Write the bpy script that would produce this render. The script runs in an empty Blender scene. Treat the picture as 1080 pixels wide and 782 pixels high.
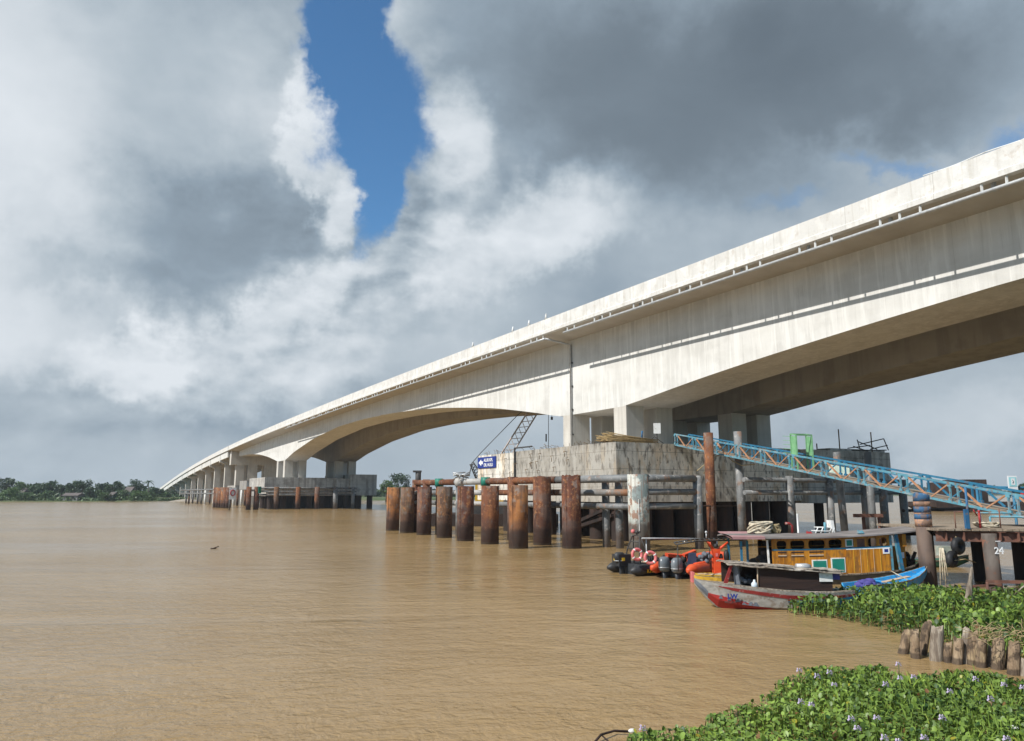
import bpy, math, random
import numpy as np
from mathutils import Vector, Matrix
R = math.radians
scn = bpy.context.scene
col = scn.collection

# ------------------------------------------------------------------ camera
CAM_H = 3.6
PITCH = math.atan(129 / 780.0)
cam_d = bpy.data.cameras.new('camera')
cam_d.sensor_width = 36.0
cam_d.lens = 26.0
cam_d.clip_start = 0.05
cam_d.clip_end = 12000
cam = bpy.data.objects.new('camera', cam_d)
col.objects.link(cam)
cam.location = (0, 0, CAM_H)
cam.rotation_euler = (R(90) + PITCH, 0, 0)
scn.camera = cam

# survey helpers: pixel of the photograph -> world (used for measuring positions)
FPX = 780.0
def ray(u, v):
    x = u - 540; z = 391 - v
    return np.array([x, FPX * math.cos(PITCH) - z * math.sin(PITCH), FPX * math.sin(PITCH) + z * math.cos(PITCH)])
def ground(u, v, z=0.0):
    q = ray(u, v); t = (z - CAM_H) / q[2]
    return q * t + np.array([0, 0, CAM_H])
def at(u, v, Y):
    q = ray(u, v)
    return q * (Y / q[1]) + np.array([0, 0, CAM_H])
def azel(u, v):
    q = ray(u, v)
    return math.atan2(q[0], q[1]), math.atan2(q[2], math.hypot(q[0], q[1]))

# bridge frame: local x = across the bridge (b), local y = along it (a)
D = np.array([-0.48630186, 0.87379088]); PV = np.array([0.87379088, 0.48630186])
O = np.array([7.859, 56.072])
BROT = math.atan2(PV[1], PV[0])
def W(a, b, z):
    p = O + a * D + b * PV
    return (p[0], p[1], z)

# ------------------------------------------------------------------ light
sun_travel = Vector((3 * PV[0] + 0.22 * D[0], 3 * PV[1] + 0.22 * D[1], -2.9)).normalized()
sun_l = bpy.data.lights.new('sun', 'SUN')
sun_l.energy = 5.0
sun_l.angle = R(0.55)
sun_l.color = (1.0, 0.965, 0.915)
sun = bpy.data.objects.new('sun', sun_l)
col.objects.link(sun)
sun.rotation_euler = sun_travel.to_track_quat('-Z', 'Y').to_euler()
sun.location = (-60, -40, 80)
SUN_EL = math.asin(-sun_travel.z)
SUN_AZ = math.atan2(-sun_travel.x, -sun_travel.y)

world = bpy.data.worlds.new('World')
scn.world = world
world.use_nodes = True
wn = world.node_tree; wn.nodes.clear()
def WN(t, **k):
    n = wn.nodes.new(t)
    for a, b in k.items(): setattr(n, a, b)
    return n
def WM(op, a, b=None, c=None, clamp=False):
    n = WN('ShaderNodeMath', operation=op, use_clamp=clamp)
    for i, x in enumerate((a, b, c)):
        if x is None: continue
        if isinstance(x, (int, float)): n.inputs[i].default_value = x
        else: wn.links.new(x, n.inputs[i])
    return n.outputs[0]
out = WN('ShaderNodeOutputWorld'); bg = WN('ShaderNodeBackground')
wn.links.new(bg.outputs[0], out.inputs[0])
bg.inputs[1].default_value = 0.1
sky = WN('ShaderNodeTexSky', sky_type='NISHITA')
sky.sun_disc = False; sky.sun_elevation = SUN_EL; sky.sun_rotation = SUN_AZ
sky.air_density = 1.0; sky.dust_density = 0.6; sky.ozone_density = 2.0
tc = WN('ShaderNodeTexCoord')
sep = WN('ShaderNodeSeparateXYZ'); wn.links.new(tc.outputs['Generated'], sep.inputs[0])
az = WM('ARCTAN2', sep.outputs[0], sep.outputs[1])
el = WM('ARCSINE', sep.outputs[2])
cmb = WN('ShaderNodeCombineXYZ'); wn.links.new(az, cmb.inputs[0]); wn.links.new(el, cmb.inputs[1])
# direction with the height stretched, so clouds flatten to the horizon
elp = WM('ADD', WM('MAXIMUM', sep.outputs[2], 0.0), 0.28)
cx = WM('DIVIDE', sep.outputs[0], elp); cy = WM('DIVIDE', sep.outputs[1], elp)
cpl = WN('ShaderNodeCombineXYZ'); wn.links.new(cx, cpl.inputs[0]); wn.links.new(cy, cpl.inputs[1]); wn.links.new(WM('MULTIPLY', sep.outputs[2], 2.2), cpl.inputs[2])
def wnoise(scale, detail, rough=0.55, dist=0.0, off=(0, 0, 0), src=None):
    m = WN('ShaderNodeVectorMath', operation='ADD'); wn.links.new(src or tc.outputs['Generated'], m.inputs[0]); m.inputs[1].default_value = off
    n = WN('ShaderNodeTexNoise'); n.inputs['Scale'].default_value = scale; n.inputs['Detail'].default_value = detail
    n.inputs['Roughness'].default_value = rough; n.inputs['Distortion'].default_value = dist
    wn.links.new(m.outputs[0], n.inputs['Vector'])
    return n
wz = wnoise(5.0, 9, 0.62)
sub = WN('ShaderNodeVectorMath', operation='SUBTRACT'); wn.links.new(wz.outputs['Color'], sub.inputs[0]); sub.inputs[1].default_value = (0.5, 0.5, 0.5)
scl = WN('ShaderNodeVectorMath', operation='SCALE'); wn.links.new(sub.outputs[0], scl.inputs[0]); scl.inputs['Scale'].default_value = 0.26
wrp = WN('ShaderNodeVectorMath', operation='ADD'); wn.links.new(cmb.outputs[0], wrp.inputs[0]); wn.links.new(scl.outputs[0], wrp.inputs[1])
P2 = wrp.outputs[0]
def blob(u, v, ru, rv, rot=0.0, soft=0.0):
    a_, e_ = azel(u, v)
    s = WN('ShaderNodeVectorMath', operation='SUBTRACT'); wn.links.new(P2, s.inputs[0]); s.inputs[1].default_value = (a_, e_, 0)
    r_ = WN('ShaderNodeVectorRotate', rotation_type='Z_AXIS'); wn.links.new(s.outputs[0], r_.inputs[0]); r_.inputs['Angle'].default_value = R(rot)
    q = WN('ShaderNodeVectorMath', operation='MULTIPLY'); wn.links.new(r_.outputs[0], q.inputs[0]); q.inputs[1].default_value = (800 / ru, 800 / rv, 0)
    l = WN('ShaderNodeVectorMath', operation='LENGTH'); wn.links.new(q.outputs[0], l.inputs[0])
    m = WN('ShaderNodeMapRange', interpolation_type='SMOOTHSTEP'); wn.links.new(l.outputs['Value'], m.inputs[0])
    m.inputs[1].default_value = 1.0; m.inputs[2].default_value = soft; m.inputs[3].default_value = 0.0; m.inputs[4].default_value = 1.0
    return m.outputs[0]
sq = WN('ShaderNodeVectorMath', operation='MULTIPLY'); wn.links.new(tc.outputs['Generated'], sq.inputs[0]); sq.inputs[1].default_value = (1, 1, 1.7)
SQ = sq.outputs[0]
bright = wnoise(2.6, 6, 0.50, 0.2, (3.1, 1.7, 0.4), SQ)
B = WM('MULTIPLY_ADD', bright.outputs[0], .50, .31)
fine = wnoise(6.5, 7, 0.52, 0.15, (7.3, 2.2, 5.0), SQ)
B = WM('ADD', B, WM('MULTIPLY', WM('SUBTRACT', fine.outputs[0], 0.5), 0.13))
# sunlit billows: density here minus density a little towards the sun (up and to the left)
def relief(scale, step, det, k, dist=.35):
    n1 = wnoise(scale, det, .56, dist, (1.3, 8.2, 4.0), SQ)
    n2 = wnoise(scale, det, .56, dist, (1.3 - step*.7, 8.2, 4.0 + step), SQ)
    d_ = WM('SUBTRACT', n1.outputs[0], n2.outputs[0])
    return WM('MULTIPLY', d_, k)
rel = WM('ADD', relief(3.2, .07, 4, .80, .1), relief(9.0, .022, 5, .60, .1))
rmask = WM('ADD', .15, blob(340, 330, 430, 105, -22, .3))
rmask = WM('ADD', rmask, WM('MULTIPLY', blob(400, 150, 170, 220, 0, .4), .7))
rmask = WM('SUBTRACT', rmask, WM('MULTIPLY', blob(780, 90, 360, 150, 8, .4), .10))
B = WM('MULTIPLY_ADD', rel, rmask, B)
for (u, v, ru, rv, rot, amt, sf) in [
    (-20, 190, 170, 230, 0, .30, 0), (150, 60, 380, 150, 0, .15, 0), (300, 90, 120, 110, 0, .10, .1), (130, 372, 90, 46, -8, .34, .3), (290, 335, 150, 46, -24, .20, .35),
    (420, 285, 120, 50, -24, .16, .3), (570, 262, 170, 62, -22, .28, .3), (480, 165, 75, 90, -10, .28, .3), (420, 20, 90, 100, 0, .16, 0), (-10, 335, 120, 50, 0, .16, 0), (345, 232, 42, 48, 0, .24, .3), (262, 400, 130, 30, -10, .10, .2),
    (960, 440, 240, 36, 0, .10, .2), (960, 195, 190, 50, 15, .12, 0), (900, 400, 200, 30, 0, .05, 0), (470, 395, 120, 34, -14, .08, .2),
    (205, 240, 195, 85, 4, -.19, .1), (130, 292, 150, 32, 0, -.12, .2), (740, 105, 370, 165, 12, -.31, .15), (1000, 50, 320, 130, 10, -.20, 0),
    (300, 425, 280, 34, -10, -.08, .0), (640, 300, 110, 60, -20, -.08, 0)]:
    B = WM('MULTIPLY_ADD', blob(u, v, ru, rv, rot, sf), amt, B)
hole0 = WM('ADD', blob(390, 110, 92, 140, 0, .35), WM('MULTIPLY', blob(368, -10, 76, 130, 0, .35), 1.0))
hole0 = WM('ADD', hole0, WM('MULTIPLY', blob(384, 225, 44, 90, 0, .2), .85))
hole0 = WM('ADD', hole0, WM('MULTIPLY', WM('SUBTRACT', fine.outputs[0], 0.5), 0.55))
rim = WN('ShaderNodeMapRange', interpolation_type='SMOOTHSTEP'); wn.links.new(blob(372, 110, 88, 190, 6, .5), rim.inputs[0]); rim.inputs[1].default_value = .10; rim.inputs[2].default_value = .6
B = WM('MULTIPLY_ADD', WM('MULTIPLY', rim.outputs[0], blob(310, 140, 90, 170, 0, .3)), .20, B)
ramp = WN('ShaderNodeValToRGB'); wn.links.new(B, ramp.inputs[0])
e = ramp.color_ramp.elements
e[0].position = 0.10; e[0].color = (.140, .180, .222, 1)
e[1].position = 0.92; e[1].color = (.80, .85, .90, 1)
for p_, c_ in ((.28, (.19, .24, .29)), (.45, (.30, .375, .45)), (.62, (.47, .545, .61)), (.76, (.65, .71, .765))):
    x = e.new(p_); x.color = (*c_, 1)
cs = WN('ShaderNodeVectorMath', operation='SCALE'); wn.links.new(ramp.outputs[0], cs.inputs[0]); cs.inputs['Scale'].default_value = 9.0
# blue holes
hole = hole0
for (u, v, ru, rv, rot, k) in [(940, 185, 100, 26, 15, .55), (830, 215, 100, 24, 12, .4), (1090, 150, 80, 40, 10, .6), (1300, 60, 120, 60, 10, .8)]:
    hole = WM('ADD', hole, WM('MULTIPLY', blob(u, v, ru, rv, rot, 0.0), k))
behind = WN('ShaderNodeMapRange', interpolation_type='SMOOTHSTEP')
bn = wnoise(1.3, 8, 0.6, 0.3, (9, 4, 1), cpl.outputs[0]); wn.links.new(bn.outputs[0], behind.inputs[0])
behind.inputs[1].default_value = 0.44; behind.inputs[2].default_value = 0.54
back = WN('ShaderNodeMapRange'); wn.links.new(sep.outputs[1], back.inputs[0]); back.inputs[1].default_value = 0.25; back.inputs[2].default_value = -0.1
hole = WM('ADD', hole, WM('MULTIPLY', behind.outputs[0], back.outputs[0]))
hole = WM('MINIMUM', hole, 1.0)
hmap = WN('ShaderNodeMapRange', interpolation_type='SMOOTHSTEP'); wn.links.new(hole, hmap.inputs[0]); hmap.inputs[1].default_value = 0.12; hmap.inputs[2].default_value = 0.85
skyt = WN('ShaderNodeMix', data_type='RGBA', blend_type='MULTIPLY'); skyt.inputs[0].default_value = 1.0
wn.links.new(sky.outputs[0], skyt.inputs[6]); skyt.inputs[7].default_value = (.72, 1.14, 1.36, 1)
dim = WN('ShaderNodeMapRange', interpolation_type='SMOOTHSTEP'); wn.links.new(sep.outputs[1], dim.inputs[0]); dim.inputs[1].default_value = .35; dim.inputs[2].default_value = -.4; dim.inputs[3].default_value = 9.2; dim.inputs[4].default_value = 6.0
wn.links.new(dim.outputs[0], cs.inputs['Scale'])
mix = WN('ShaderNodeMix', data_type='RGBA'); wn.links.new(hmap.outputs[0], mix.inputs[0]); wn.links.new(cs.outputs[0], mix.inputs[6]); wn.links.new(skyt.outputs[2], mix.inputs[7])
wn.links.new(mix.outputs[2], bg.inputs[0])

scn.view_settings.view_transform = 'Standard'
scn.view_settings.look = 'None'
scn.view_settings.gamma = 1.0
scn.view_settings.exposure = 0.07
scn.view_settings.use_curve_mapping = False
scn.cycles.max_bounces = 6
scn.cycles.diffuse_bounces = 2
scn.cycles.glossy_bounces = 3

# ------------------------------------------------------------------ materials
def pmat(name, cols, scale=1.5, rough=0.8, metal=0.0, stretch=(1, 1, 1), coords='world', bump=0.15, bscale=None,
         streak=None, tide=None, detail=6, pos=None, grid=None, spec=0.4, patch=None, pst=(1, 1, 1), edge=None):
    """cols: list of colours for a noise ramp. streak=(colour, amount, xyscale). tide=(colour, z, width) water stain."""
    m = bpy.data.materials.new(name); m.use_nodes = True
    t = m.node_tree; N = t.nodes; L = t.links
    b = N['Principled BSDF']
    b.inputs['Roughness'].default_value = rough; b.inputs['Metallic'].default_value = metal
    b.inputs['Specular IOR Level'].default_value = spec
    if coords == 'world':
        g = N.new('ShaderNodeNewGeometry'); vec = g.outputs['Position']
    else:
        g = N.new('ShaderNodeTexCoord'); vec = g.outputs['Object']
    mp = N.new('ShaderNodeMapping'); mp.inputs['Scale'].default_value = stretch; L.new(vec, mp.inputs[0])
    n = N.new('ShaderNodeTexNoise'); n.inputs['Scale'].default_value = scale; n.inputs['Detail'].default_value = detail; n.inputs['Roughness'].default_value = 0.62
    L.new(mp.outputs[0], n.inputs['Vector'])
    r = N.new('ShaderNodeValToRGB'); L.new(n.outputs[0], r.inputs[0]); e = r.color_ramp.elements
    k = len(cols)
    ps = pos or [0.32 + 0.36 * i / max(1, k - 1) for i in range(k)]
    e[0].position = ps[0]; e[0].color = (*cols[0], 1)
    e[1].position = ps[-1]; e[1].color = (*cols[-1], 1)
    for i in range(1, k - 1):
        x = e.new(ps[i]); x.color = (*cols[i], 1)
    c = r.outputs[0]
    def mixc(fac, colr, base):
        mx = N.new('ShaderNodeMix'); mx.data_type = 'RGBA'; L.new(fac, mx.inputs[0]); L.new(base, mx.inputs[6]); mx.inputs[7].default_value = (*colr, 1)
        return mx.outputs[2]
    def mr(src, a, b_, lo=0., hi=1.):
        q = N.new('ShaderNodeMapRange'); q.interpolation_type = 'SMOOTHSTEP'; L.new(src, q.inputs[0]); q.inputs[1].default_value = a; q.inputs[2].default_value = b_
        q.inputs[3].default_value = lo; q.inputs[4].default_value = hi
        return q.outputs[0]
    def ns(sc, st, det=5, off=(0, 0, 0)):
        mm = N.new('ShaderNodeMapping'); mm.inputs['Scale'].default_value = st; mm.inputs['Location'].default_value = off; L.new(vec, mm.inputs[0])
        q = N.new('ShaderNodeTexNoise'); q.inputs['Scale'].default_value = sc; q.inputs['Detail'].default_value = det; q.inputs['Roughness'].default_value = .6; L.new(mm.outputs[0], q.inputs['Vector'])
        return q.outputs[0]
    if patch:
        for (pc, ps_, a, b_, amt) in patch:
            c = mixc(mr(ns(ps_, pst, 7, (5, 3, 9)), a - .06, b_ - .075, 0, amt), pc, c)
    if streak:
        for (sc, amt, xs, lo, hi) in streak:
            c = mixc(mr(ns(1.0, (xs, xs, xs * .07), 4, (2, 7, 1)), lo - .05, hi - .06, 0, amt), sc, c)
    if grid:
        # formwork / plank joints: (axis combination, spacing, line width, colour, strength)
        sp = N.new('ShaderNodeSeparateXYZ'); L.new(vec, sp.inputs[0])
        for (ax, spc, wd, gc, amt) in grid:
            mm = N.new('ShaderNodeMath'); mm.operation = 'PINGPONG'; mm.inputs[1].default_value = spc / 2.0
            if ax in 'xyz': L.new(sp.outputs['xyz'.index(ax)], mm.inputs[0])
            else:
                ad = N.new('ShaderNodeMath'); ad.operation = 'ADD'; L.new(sp.outputs[0], ad.inputs[0]); L.new(sp.outputs[1], ad.inputs[1]); L.new(ad.outputs[0], mm.inputs[0])
            c = mixc(mr(mm.outputs[0], wd, wd * .3, 0, amt), gc, c)
    if tide:
        g2 = N.new('ShaderNodeNewGeometry'); sp = N.new('ShaderNodeSeparateXYZ'); L.new(g2.outputs['Position'], sp.inputs[0])
        for (tcx, z0, wd, amt) in tide:
            ad = N.new('ShaderNodeMath'); ad.operation = 'MULTIPLY_ADD'; L.new(ns(1.3, (1, 1, .5), 6), ad.inputs[0]); ad.inputs[1].default_value = -wd * 2.0; L.new(sp.outputs[2], ad.inputs[2])
            c = mixc(mr(ad.outputs[0], z0 - wd, z0 - 2 * wd, 0, amt), tcx, c)
    if edge:
        # weathering run-off below a top edge at height edge[1]
        sp = N.new('ShaderNodeSeparateXYZ'); L.new(vec, sp.inputs[0])
        ad = N.new('ShaderNodeMath'); ad.operation = 'MULTIPLY_ADD'; L.new(ns(1.6, (1, 1, .25), 6, (4, 4, 4)), ad.inputs[0]); ad.inputs[1].default_value = edge[2]*5.5; L.new(sp.outputs[2], ad.inputs[2])
        c = mixc(mr(ad.outputs[0], edge[1] + edge[2]*2.3, edge[1] + edge[2]*3.7, 0, edge[3]), edge[0], c)
    L.new(c, b.inputs['Base Color'])
    if bump:
        bp = N.new('ShaderNodeBump'); bp.inputs['Strength'].default_value = bump; bp.inputs['Distance'].default_value = 0.05
        L.new(ns(bscale or scale * 6, stretch, 6), bp.inputs['Height']); L.new(bp.outputs[0], b.inputs['Normal'])
    rr = mr(n.outputs[0], .3, .7, max(0, rough - .08), min(1, rough + .1)); L.new(rr, b.inputs['Roughness'])
    return m

CONC = (.50, .475, .42)
M = {}
M['girder'] = pmat('girder_concrete', [(.56, .545, .505), (.64, .625, .585), (.69, .68, .645)], .35, .85, coords='object', stretch=(1, .35, 1.4),
    streak=[((.46, .445, .41), .28, 1.1, .52, .72), ((.78, .765, .72), .5, 2.6, .55, .70), ((.38, .365, .33), .22, 5.0, .60, .72)], patch=[((.50, .485, .45), .45, .56, .74, .5)],
    grid=[('y', 4.0, .02, (.36, .34, .30), .35)], bump=.1, bscale=4)
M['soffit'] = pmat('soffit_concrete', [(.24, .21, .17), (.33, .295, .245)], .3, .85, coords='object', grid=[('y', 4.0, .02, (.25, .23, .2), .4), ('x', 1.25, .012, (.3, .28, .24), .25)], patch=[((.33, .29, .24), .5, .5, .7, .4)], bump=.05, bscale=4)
M['wing'] = pmat('slab_edge_concrete', [(.46, .42, .36), (.56, .52, .46)], .5, .85, coords='object', streak=[], grid=[('y', 2.0, .012, (.3, .28, .24), .3)], bump=.05, bscale=4)
M['girder_b'] = pmat('shade_toned_girder_concrete', [(.32, .29, .245), (.40, .37, .32)], .35, .85, coords='object', stretch=(1, .35, 1.4), streak=[((.24, .22, .19), .5, 1.4, .52, .70)], patch=[((.25, .23, .2), .5, .56, .74, .5)], grid=[('y', 4.0, .02, (.22, .2, .18), .35)], bump=.05, bscale=4)  # same concrete toned down: the far girder's shade is put into its colour
M['parapet'] = pmat('parapet_concrete', [(.58, .56, .52), (.68, .665, .63), (.73, .72, .69)], .8, .85, coords='object',
    patch=[((.56, .55, .52), .9, .54, .62, .5), ((.42, .34, .27), 2.6, .64, .76, .35)], streak=[((.45, .42, .36), .4, 3.0, .55, .7)], grid=[('y', 5.0, .03, (.38, .36, .32), .6)], bump=.2, bscale=6)
M['column'] = pmat('column_concrete', [(.50, .46, .40), (.60, .57, .51)], .5, .85, coords='object', streak=[((.40, .37, .33), .4, 2.0, .5, .68)], grid=[('z', 1.8, .015, (.36, .33, .3), .4)], bump=.08, bscale=5)
M['cap'] = pmat('pile_cap_concrete', [(.56, .51, .43), (.74, .69, .60), (.80, .76, .68)], .55, .9, coords='object',
    pst=(1, 1, .4), patch=[((.22, .19, .15), .9, .57, .72, .5), ((.66, .48, .28), .7, .58, .68, .5), ((.07, .06, .05), 3.0, .57, .70, .7)],
    edge=((.11, .095, .08), 7.4, 1.0, .75),
    streak=[((.26, .23, .19), .35, .9, .58, .74), ((.13, .11, .09), .45, 3.0, .62, .74)],
    grid=[('z', 1.35, .03, (.18, .16, .13), .7), ('xy', 1.5, .03, (.2, .18, .15), .6)], bump=.3, bscale=5)
M['cap_dark'] = pmat('weathered_cap_concrete', [(.34, .31, .265), (.52, .48, .42), (.64, .60, .53)], .6, .9, coords='object',
    patch=[((.12, .105, .09), 1.4, .56, .72, .6)], streak=[((.12, .105, .09), .5, 1.5, .54, .70), ((.5, .47, .42), .4, 2.2, .60, .70)],
    grid=[('z', 1.35, .03, (.06, .055, .05), .7), ('xy', 1.5, .03, (.06, .055, .05), .5)], bump=.3, bscale=5)
M['cap_far'] = pmat('far_cap_concrete', [(.36, .34, .31), (.48, .46, .42), (.56, .54, .50)], .45, .9, coords='object',
    patch=[((.22, .20, .18), .8, .55, .68, .5)], streak=[((.22, .2, .18), .6, 1.2, .52, .66)], grid=[('z', 1.1, .04, (.25, .23, .2), .5), ('x', 4.8, .08, (.2, .18, .16), .6)], bump=.2)
def rustm(name, a, b, c, tide=True, **k):
    return pmat(name, [a, b, c], k.pop('scale', 1.1), .85, .0, coords='world', stretch=(1, 1, .7),
        patch=k.pop('patch', [((.05, .030, .024), 1.1, .56, .72, .6), ((.40, .19, .08), 4.5, .60, .70, .55), ((.15, .12, .105), .75, .56, .68, .6), ((.22, .21, .19), 1.9, .64, .72, .5)]),
        streak=k.pop('streak', [((.06, .03, .02), .35, 3.0, .57, .72), ((.38, .17, .06), .25, 6.0, .60, .72)]),
        tide=[((.085, .055, .048), 2.0, .45, .5), ((.045, .032, .028), 1.35, .40, .75), ((.10, .08, .06), .20, .06, .5)] if tide else None, bump=.35, bscale=14, spec=.25)
M['rust'] = rustm('rusty_steel', (.085, .034, .02), (.16, .062, .032), (.24, .10, .045))
M['rust_red'] = rustm('red_brown_rusty_steel', (.06, .025, .018), (.12, .045, .028), (.17, .065, .035))
M['rust_orange'] = rustm('orange_rusty_steel', (.16, .066, .026), (.30, .125, .045), (.42, .19, .07))
M['rust_mix'] = rustm('brown_green_rusty_steel', (.08, .05, .035), (.17, .09, .05), (.14, .11, .07))
M['rust_dark'] = pmat('dark_rusty_steel', [(.016, .011, .009), (.038, .022, .017), (.065, .036, .026)], 1.2, .85, stretch=(1, 1, .4), streak=[((.02, .014, .012), .6, 3, .5, .68)], tide=[((.035, .025, .02), .8, .2, .6)], bump=.2)
M['rust_beam'] = pmat('rust_brown_beam_paint', [(.10, .045, .03), (.17, .075, .05), (.22, .11, .075)], 2.5, .8, patch=[((.06, .035, .03), 3, .55, .7, .5)], bump=.1)
M['grey_pipe'] = pmat('grey_painted_pipe', [(.10, .105, .105), (.17, .175, .175), (.24, .24, .235)], .9, .55, coords='world', stretch=(1, 1, .6),
    patch=[((.28, .14, .07), 1.6, .62, .70, .55), ((.50, .48, .44), 2.8, .64, .72, .5), ((.06, .055, .05), 1.2, .58, .72, .5)], tide=[((.10, .07, .055), 1.3, .3, .6)], bump=.12)
M['grey_rust_pipe'] = pmat('rail_pipe_grey_and_rust', [(.19, .19, .185), (.17, .15, .13), (.25, .12, .06), (.16, .07, .04)], .33, .7, coords='world', pos=[.40, .47, .53, .66],
    patch=[((.45, .43, .40), 2.8, .64, .72, .5)], bump=.15)
M['pale_grey'] = pmat('pale_grey_pipe_paint', [(.34, .33, .31), (.50, .48, .45)], 1.2, .6, patch=[((.3, .16, .09), 2, .62, .7, .6)], bump=.1)
M['pale_pile'] = pmat('pale_flaking_painted_steel', [(.30, .33, .30), (.47, .48, .43), (.55, .53, .46)], .8, .6, stretch=(1, 1, .5),
    patch=[((.24, .10, .05), 1.9, .56, .64, .8), ((.12, .17, .17), .75, .56, .64, .8)], streak=[((.20, .10, .06), .6, 4, .6, .7)], tide=[((.09, .07, .06), 1.9, .35, .8)], bump=.2)
M['blue'] = pmat('blue_paint', [(.02, .09, .20), (.035, .15, .29)], 3, .6, patch=[((.20, .13, .09), 4, .60, .68, .7)], bump=.05)
M['cyan'] = pmat('light_blue_paint', [(.07, .22, .29), (.14, .34, .41)], 3, .55, patch=[((.20, .11, .07), 5, .58, .66, .75), ((.35, .42, .44), 2.5, .6, .72, .5)], bump=.05)
M['deepblue'] = pmat('deep_blue_paint', [(.02, .12, .22), (.03, .19, .31)], 3, .5, patch=[((.18, .10, .06), 7, .64, .7, .5)], bump=.05)
M['orange'] = pmat('faded_orange_paint', [(.36, .17, .085), (.48, .26, .15)], 4, .6, patch=[((.22, .11, .06), 6, .6, .7, .6)], bump=.05)
M['band_orange'] = pmat('worn_orange_band', [(.30, .15, .085), (.42, .24, .15)], 3, .75, patch=[((.14, .09, .065), 4, .54, .64, .8), ((.05, .10, .18), 6, .62, .7, .6)], bump=.2)
M['band_blue'] = pmat('worn_blue_band', [(.025, .08, .17), (.045, .13, .24)], 3, .75, patch=[((.16, .10, .07), 4, .54, .64, .75), ((.3, .36, .42), 7, .64, .72, .5)], bump=.2)
M['green'] = pmat('green_frame_paint', [(.13, .33, .15), (.22, .44, .23)], 3, .55)
M['dkgreen'] = pmat('green_band_paint', [(.01, .15, .10), (.015, .21, .145)], 3, .55)
M['white'] = pmat('white_paint', [(.70, .70, .67), (.80, .80, .78)], 3, .6, patch=[((.35, .30, .24), 3, .6, .72, .5)])
M['red'] = pmat('red_paint', [(.28, .018, .018), (.38, .03, .025)], 4, .5)
M['darkred'] = pmat('dark_red_paint', [(.20, .02, .02), (.30, .035, .03)], 5, .55, patch=[((.4, .36, .32), 6, .64, .7, .6)])
M['greyhull'] = pmat('grey_weathered_hull', [(.22, .21, .19), (.33, .315, .285), (.42, .40, .36)], 3, .7, stretch=(1, 1, 2), patch=[((.20, .15, .11), 5, .58, .68, .6)], bump=.2)
M['yellowhull'] = pmat('yellow_paint', [(.55, .33, .03), (.68, .43, .05)], 4, .5, patch=[((.3, .18, .06), 6, .6, .7, .5)])
M['amber'] = pmat('amber_wood_paint', [(.36, .13, .010), (.50, .20, .014), (.57, .25, .02)], 2.5, .45, stretch=(1, 1, .3), streak=[((.20, .08, .015), .65, 9, .54, .7)], patch=[((.16, .09, .04), 3, .60, .72, .6)], grid=[('x', .13, .006, (.15, .06, .01), .8)], bump=.08)
M['teal'] = pmat('teal_panel_paint', [(.015, .17, .13), (.02, .24, .18)], 3, .4)
M['roofgrey'] = pmat('grey_board_roof', [(.12, .105, .10), (.19, .17, .16), (.26, .24, .23)], 2, .8, stretch=(.4, 1, 1), bump=.15)
M['roofpink'] = pmat('faded_pink_roof_edge', [(.33, .17, .17), (.42, .25, .25)], 3, .7)
M['oldroof'] = pmat('peeling_pale_roof', [(.16, .12, .085), (.36, .31, .25), (.55, .50, .43)], 2.2, .85, stretch=(.35, 1.5, 1), patch=[((.09, .065, .05), 5, .58, .68, .8)], bump=.5)
M['brownboard'] = pmat('dark_brown_boards', [(.022, .012, .010), (.045, .024, .018)], 4, .8, stretch=(.3, 1, 3), bump=.2)
M['black'] = pmat('black_rubber', [(.012, .012, .013), (.025, .025, .027)], 3, .55)
M['hypalon'] = pmat('black_boat_fabric', [(.016, .017, .019), (.035, .037, .04)], 3, .45, patch=[((.09, .08, .07), 2.5, .6, .72, .3)], bump=.05)
M['dark'] = pmat('dark_clutter', [(.010, .010, .011), (.05, .048, .045)], 6, .8)
M['engine'] = pmat('grey_engine_cowl', [(.13, .15, .165), (.18, .20, .215)], 2, .35, bump=.0)
M['engine_dark'] = pmat('dark_engine_leg', [(.03, .034, .038), (.05, .054, .06)], 2, .4)
M['tubeorange'] = pmat('orange_inflatable_fabric', [(.55, .065, .02), (.68, .10, .03)], 2.5, .45, patch=[((.35, .05, .03), 3, .6, .7, .5)], bump=.05)
M['orangered'] = pmat('orange_red_gear', [(.58, .05, .015), (.70, .09, .02)], 3, .5)
M['pink'] = pmat('faded_pink_red_foam', [(.55, .11, .12), (.66, .20, .19)], 4, .55)
M['rope'] = pmat('pale_rope', [(.45, .38, .27), (.68, .60, .46)], 12, .9, patch=[((.25, .2, .13), 7, .55, .68, .6)], bump=.3)
M['tanrope'] = pmat('tan_rope', [(.32, .24, .12), (.46, .36, .2)], 12, .9)
M['steel'] = pmat('galvanised_steel', [(.40, .41, .41), (.52, .53, .53)], 4, .45, .4)
M['darksteel'] = pmat('dark_steel', [(.035, .033, .032), (.07, .065, .06)], 4, .6)
M['rebar'] = pmat('rusty_rebar', [(.10, .06, .035), (.26, .17, .08)], 8, .8)
M['bundle'] = pmat('yellow_brown_bamboo', [(.20, .13, .06), (.46, .34, .16)], 10, .8)
M['signblue'] = pmat('sign_blue', [(.012, .03, .20), (.015, .04, .24)], 2, .4, bump=0)
M['signwhite'] = pmat('sign_white', [(.78, .78, .78), (.82, .82, .82)], 2, .5, bump=0)
M['signcyan'] = pmat('sign_pale_cyan', [(.30, .62, .66), (.36, .68, .70)], 2, .5, bump=0)
M['yellowmark'] = pmat('yellow_lettering', [(.75, .48, .03), (.8, .52, .04)], 2, .5, bump=0)
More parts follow.
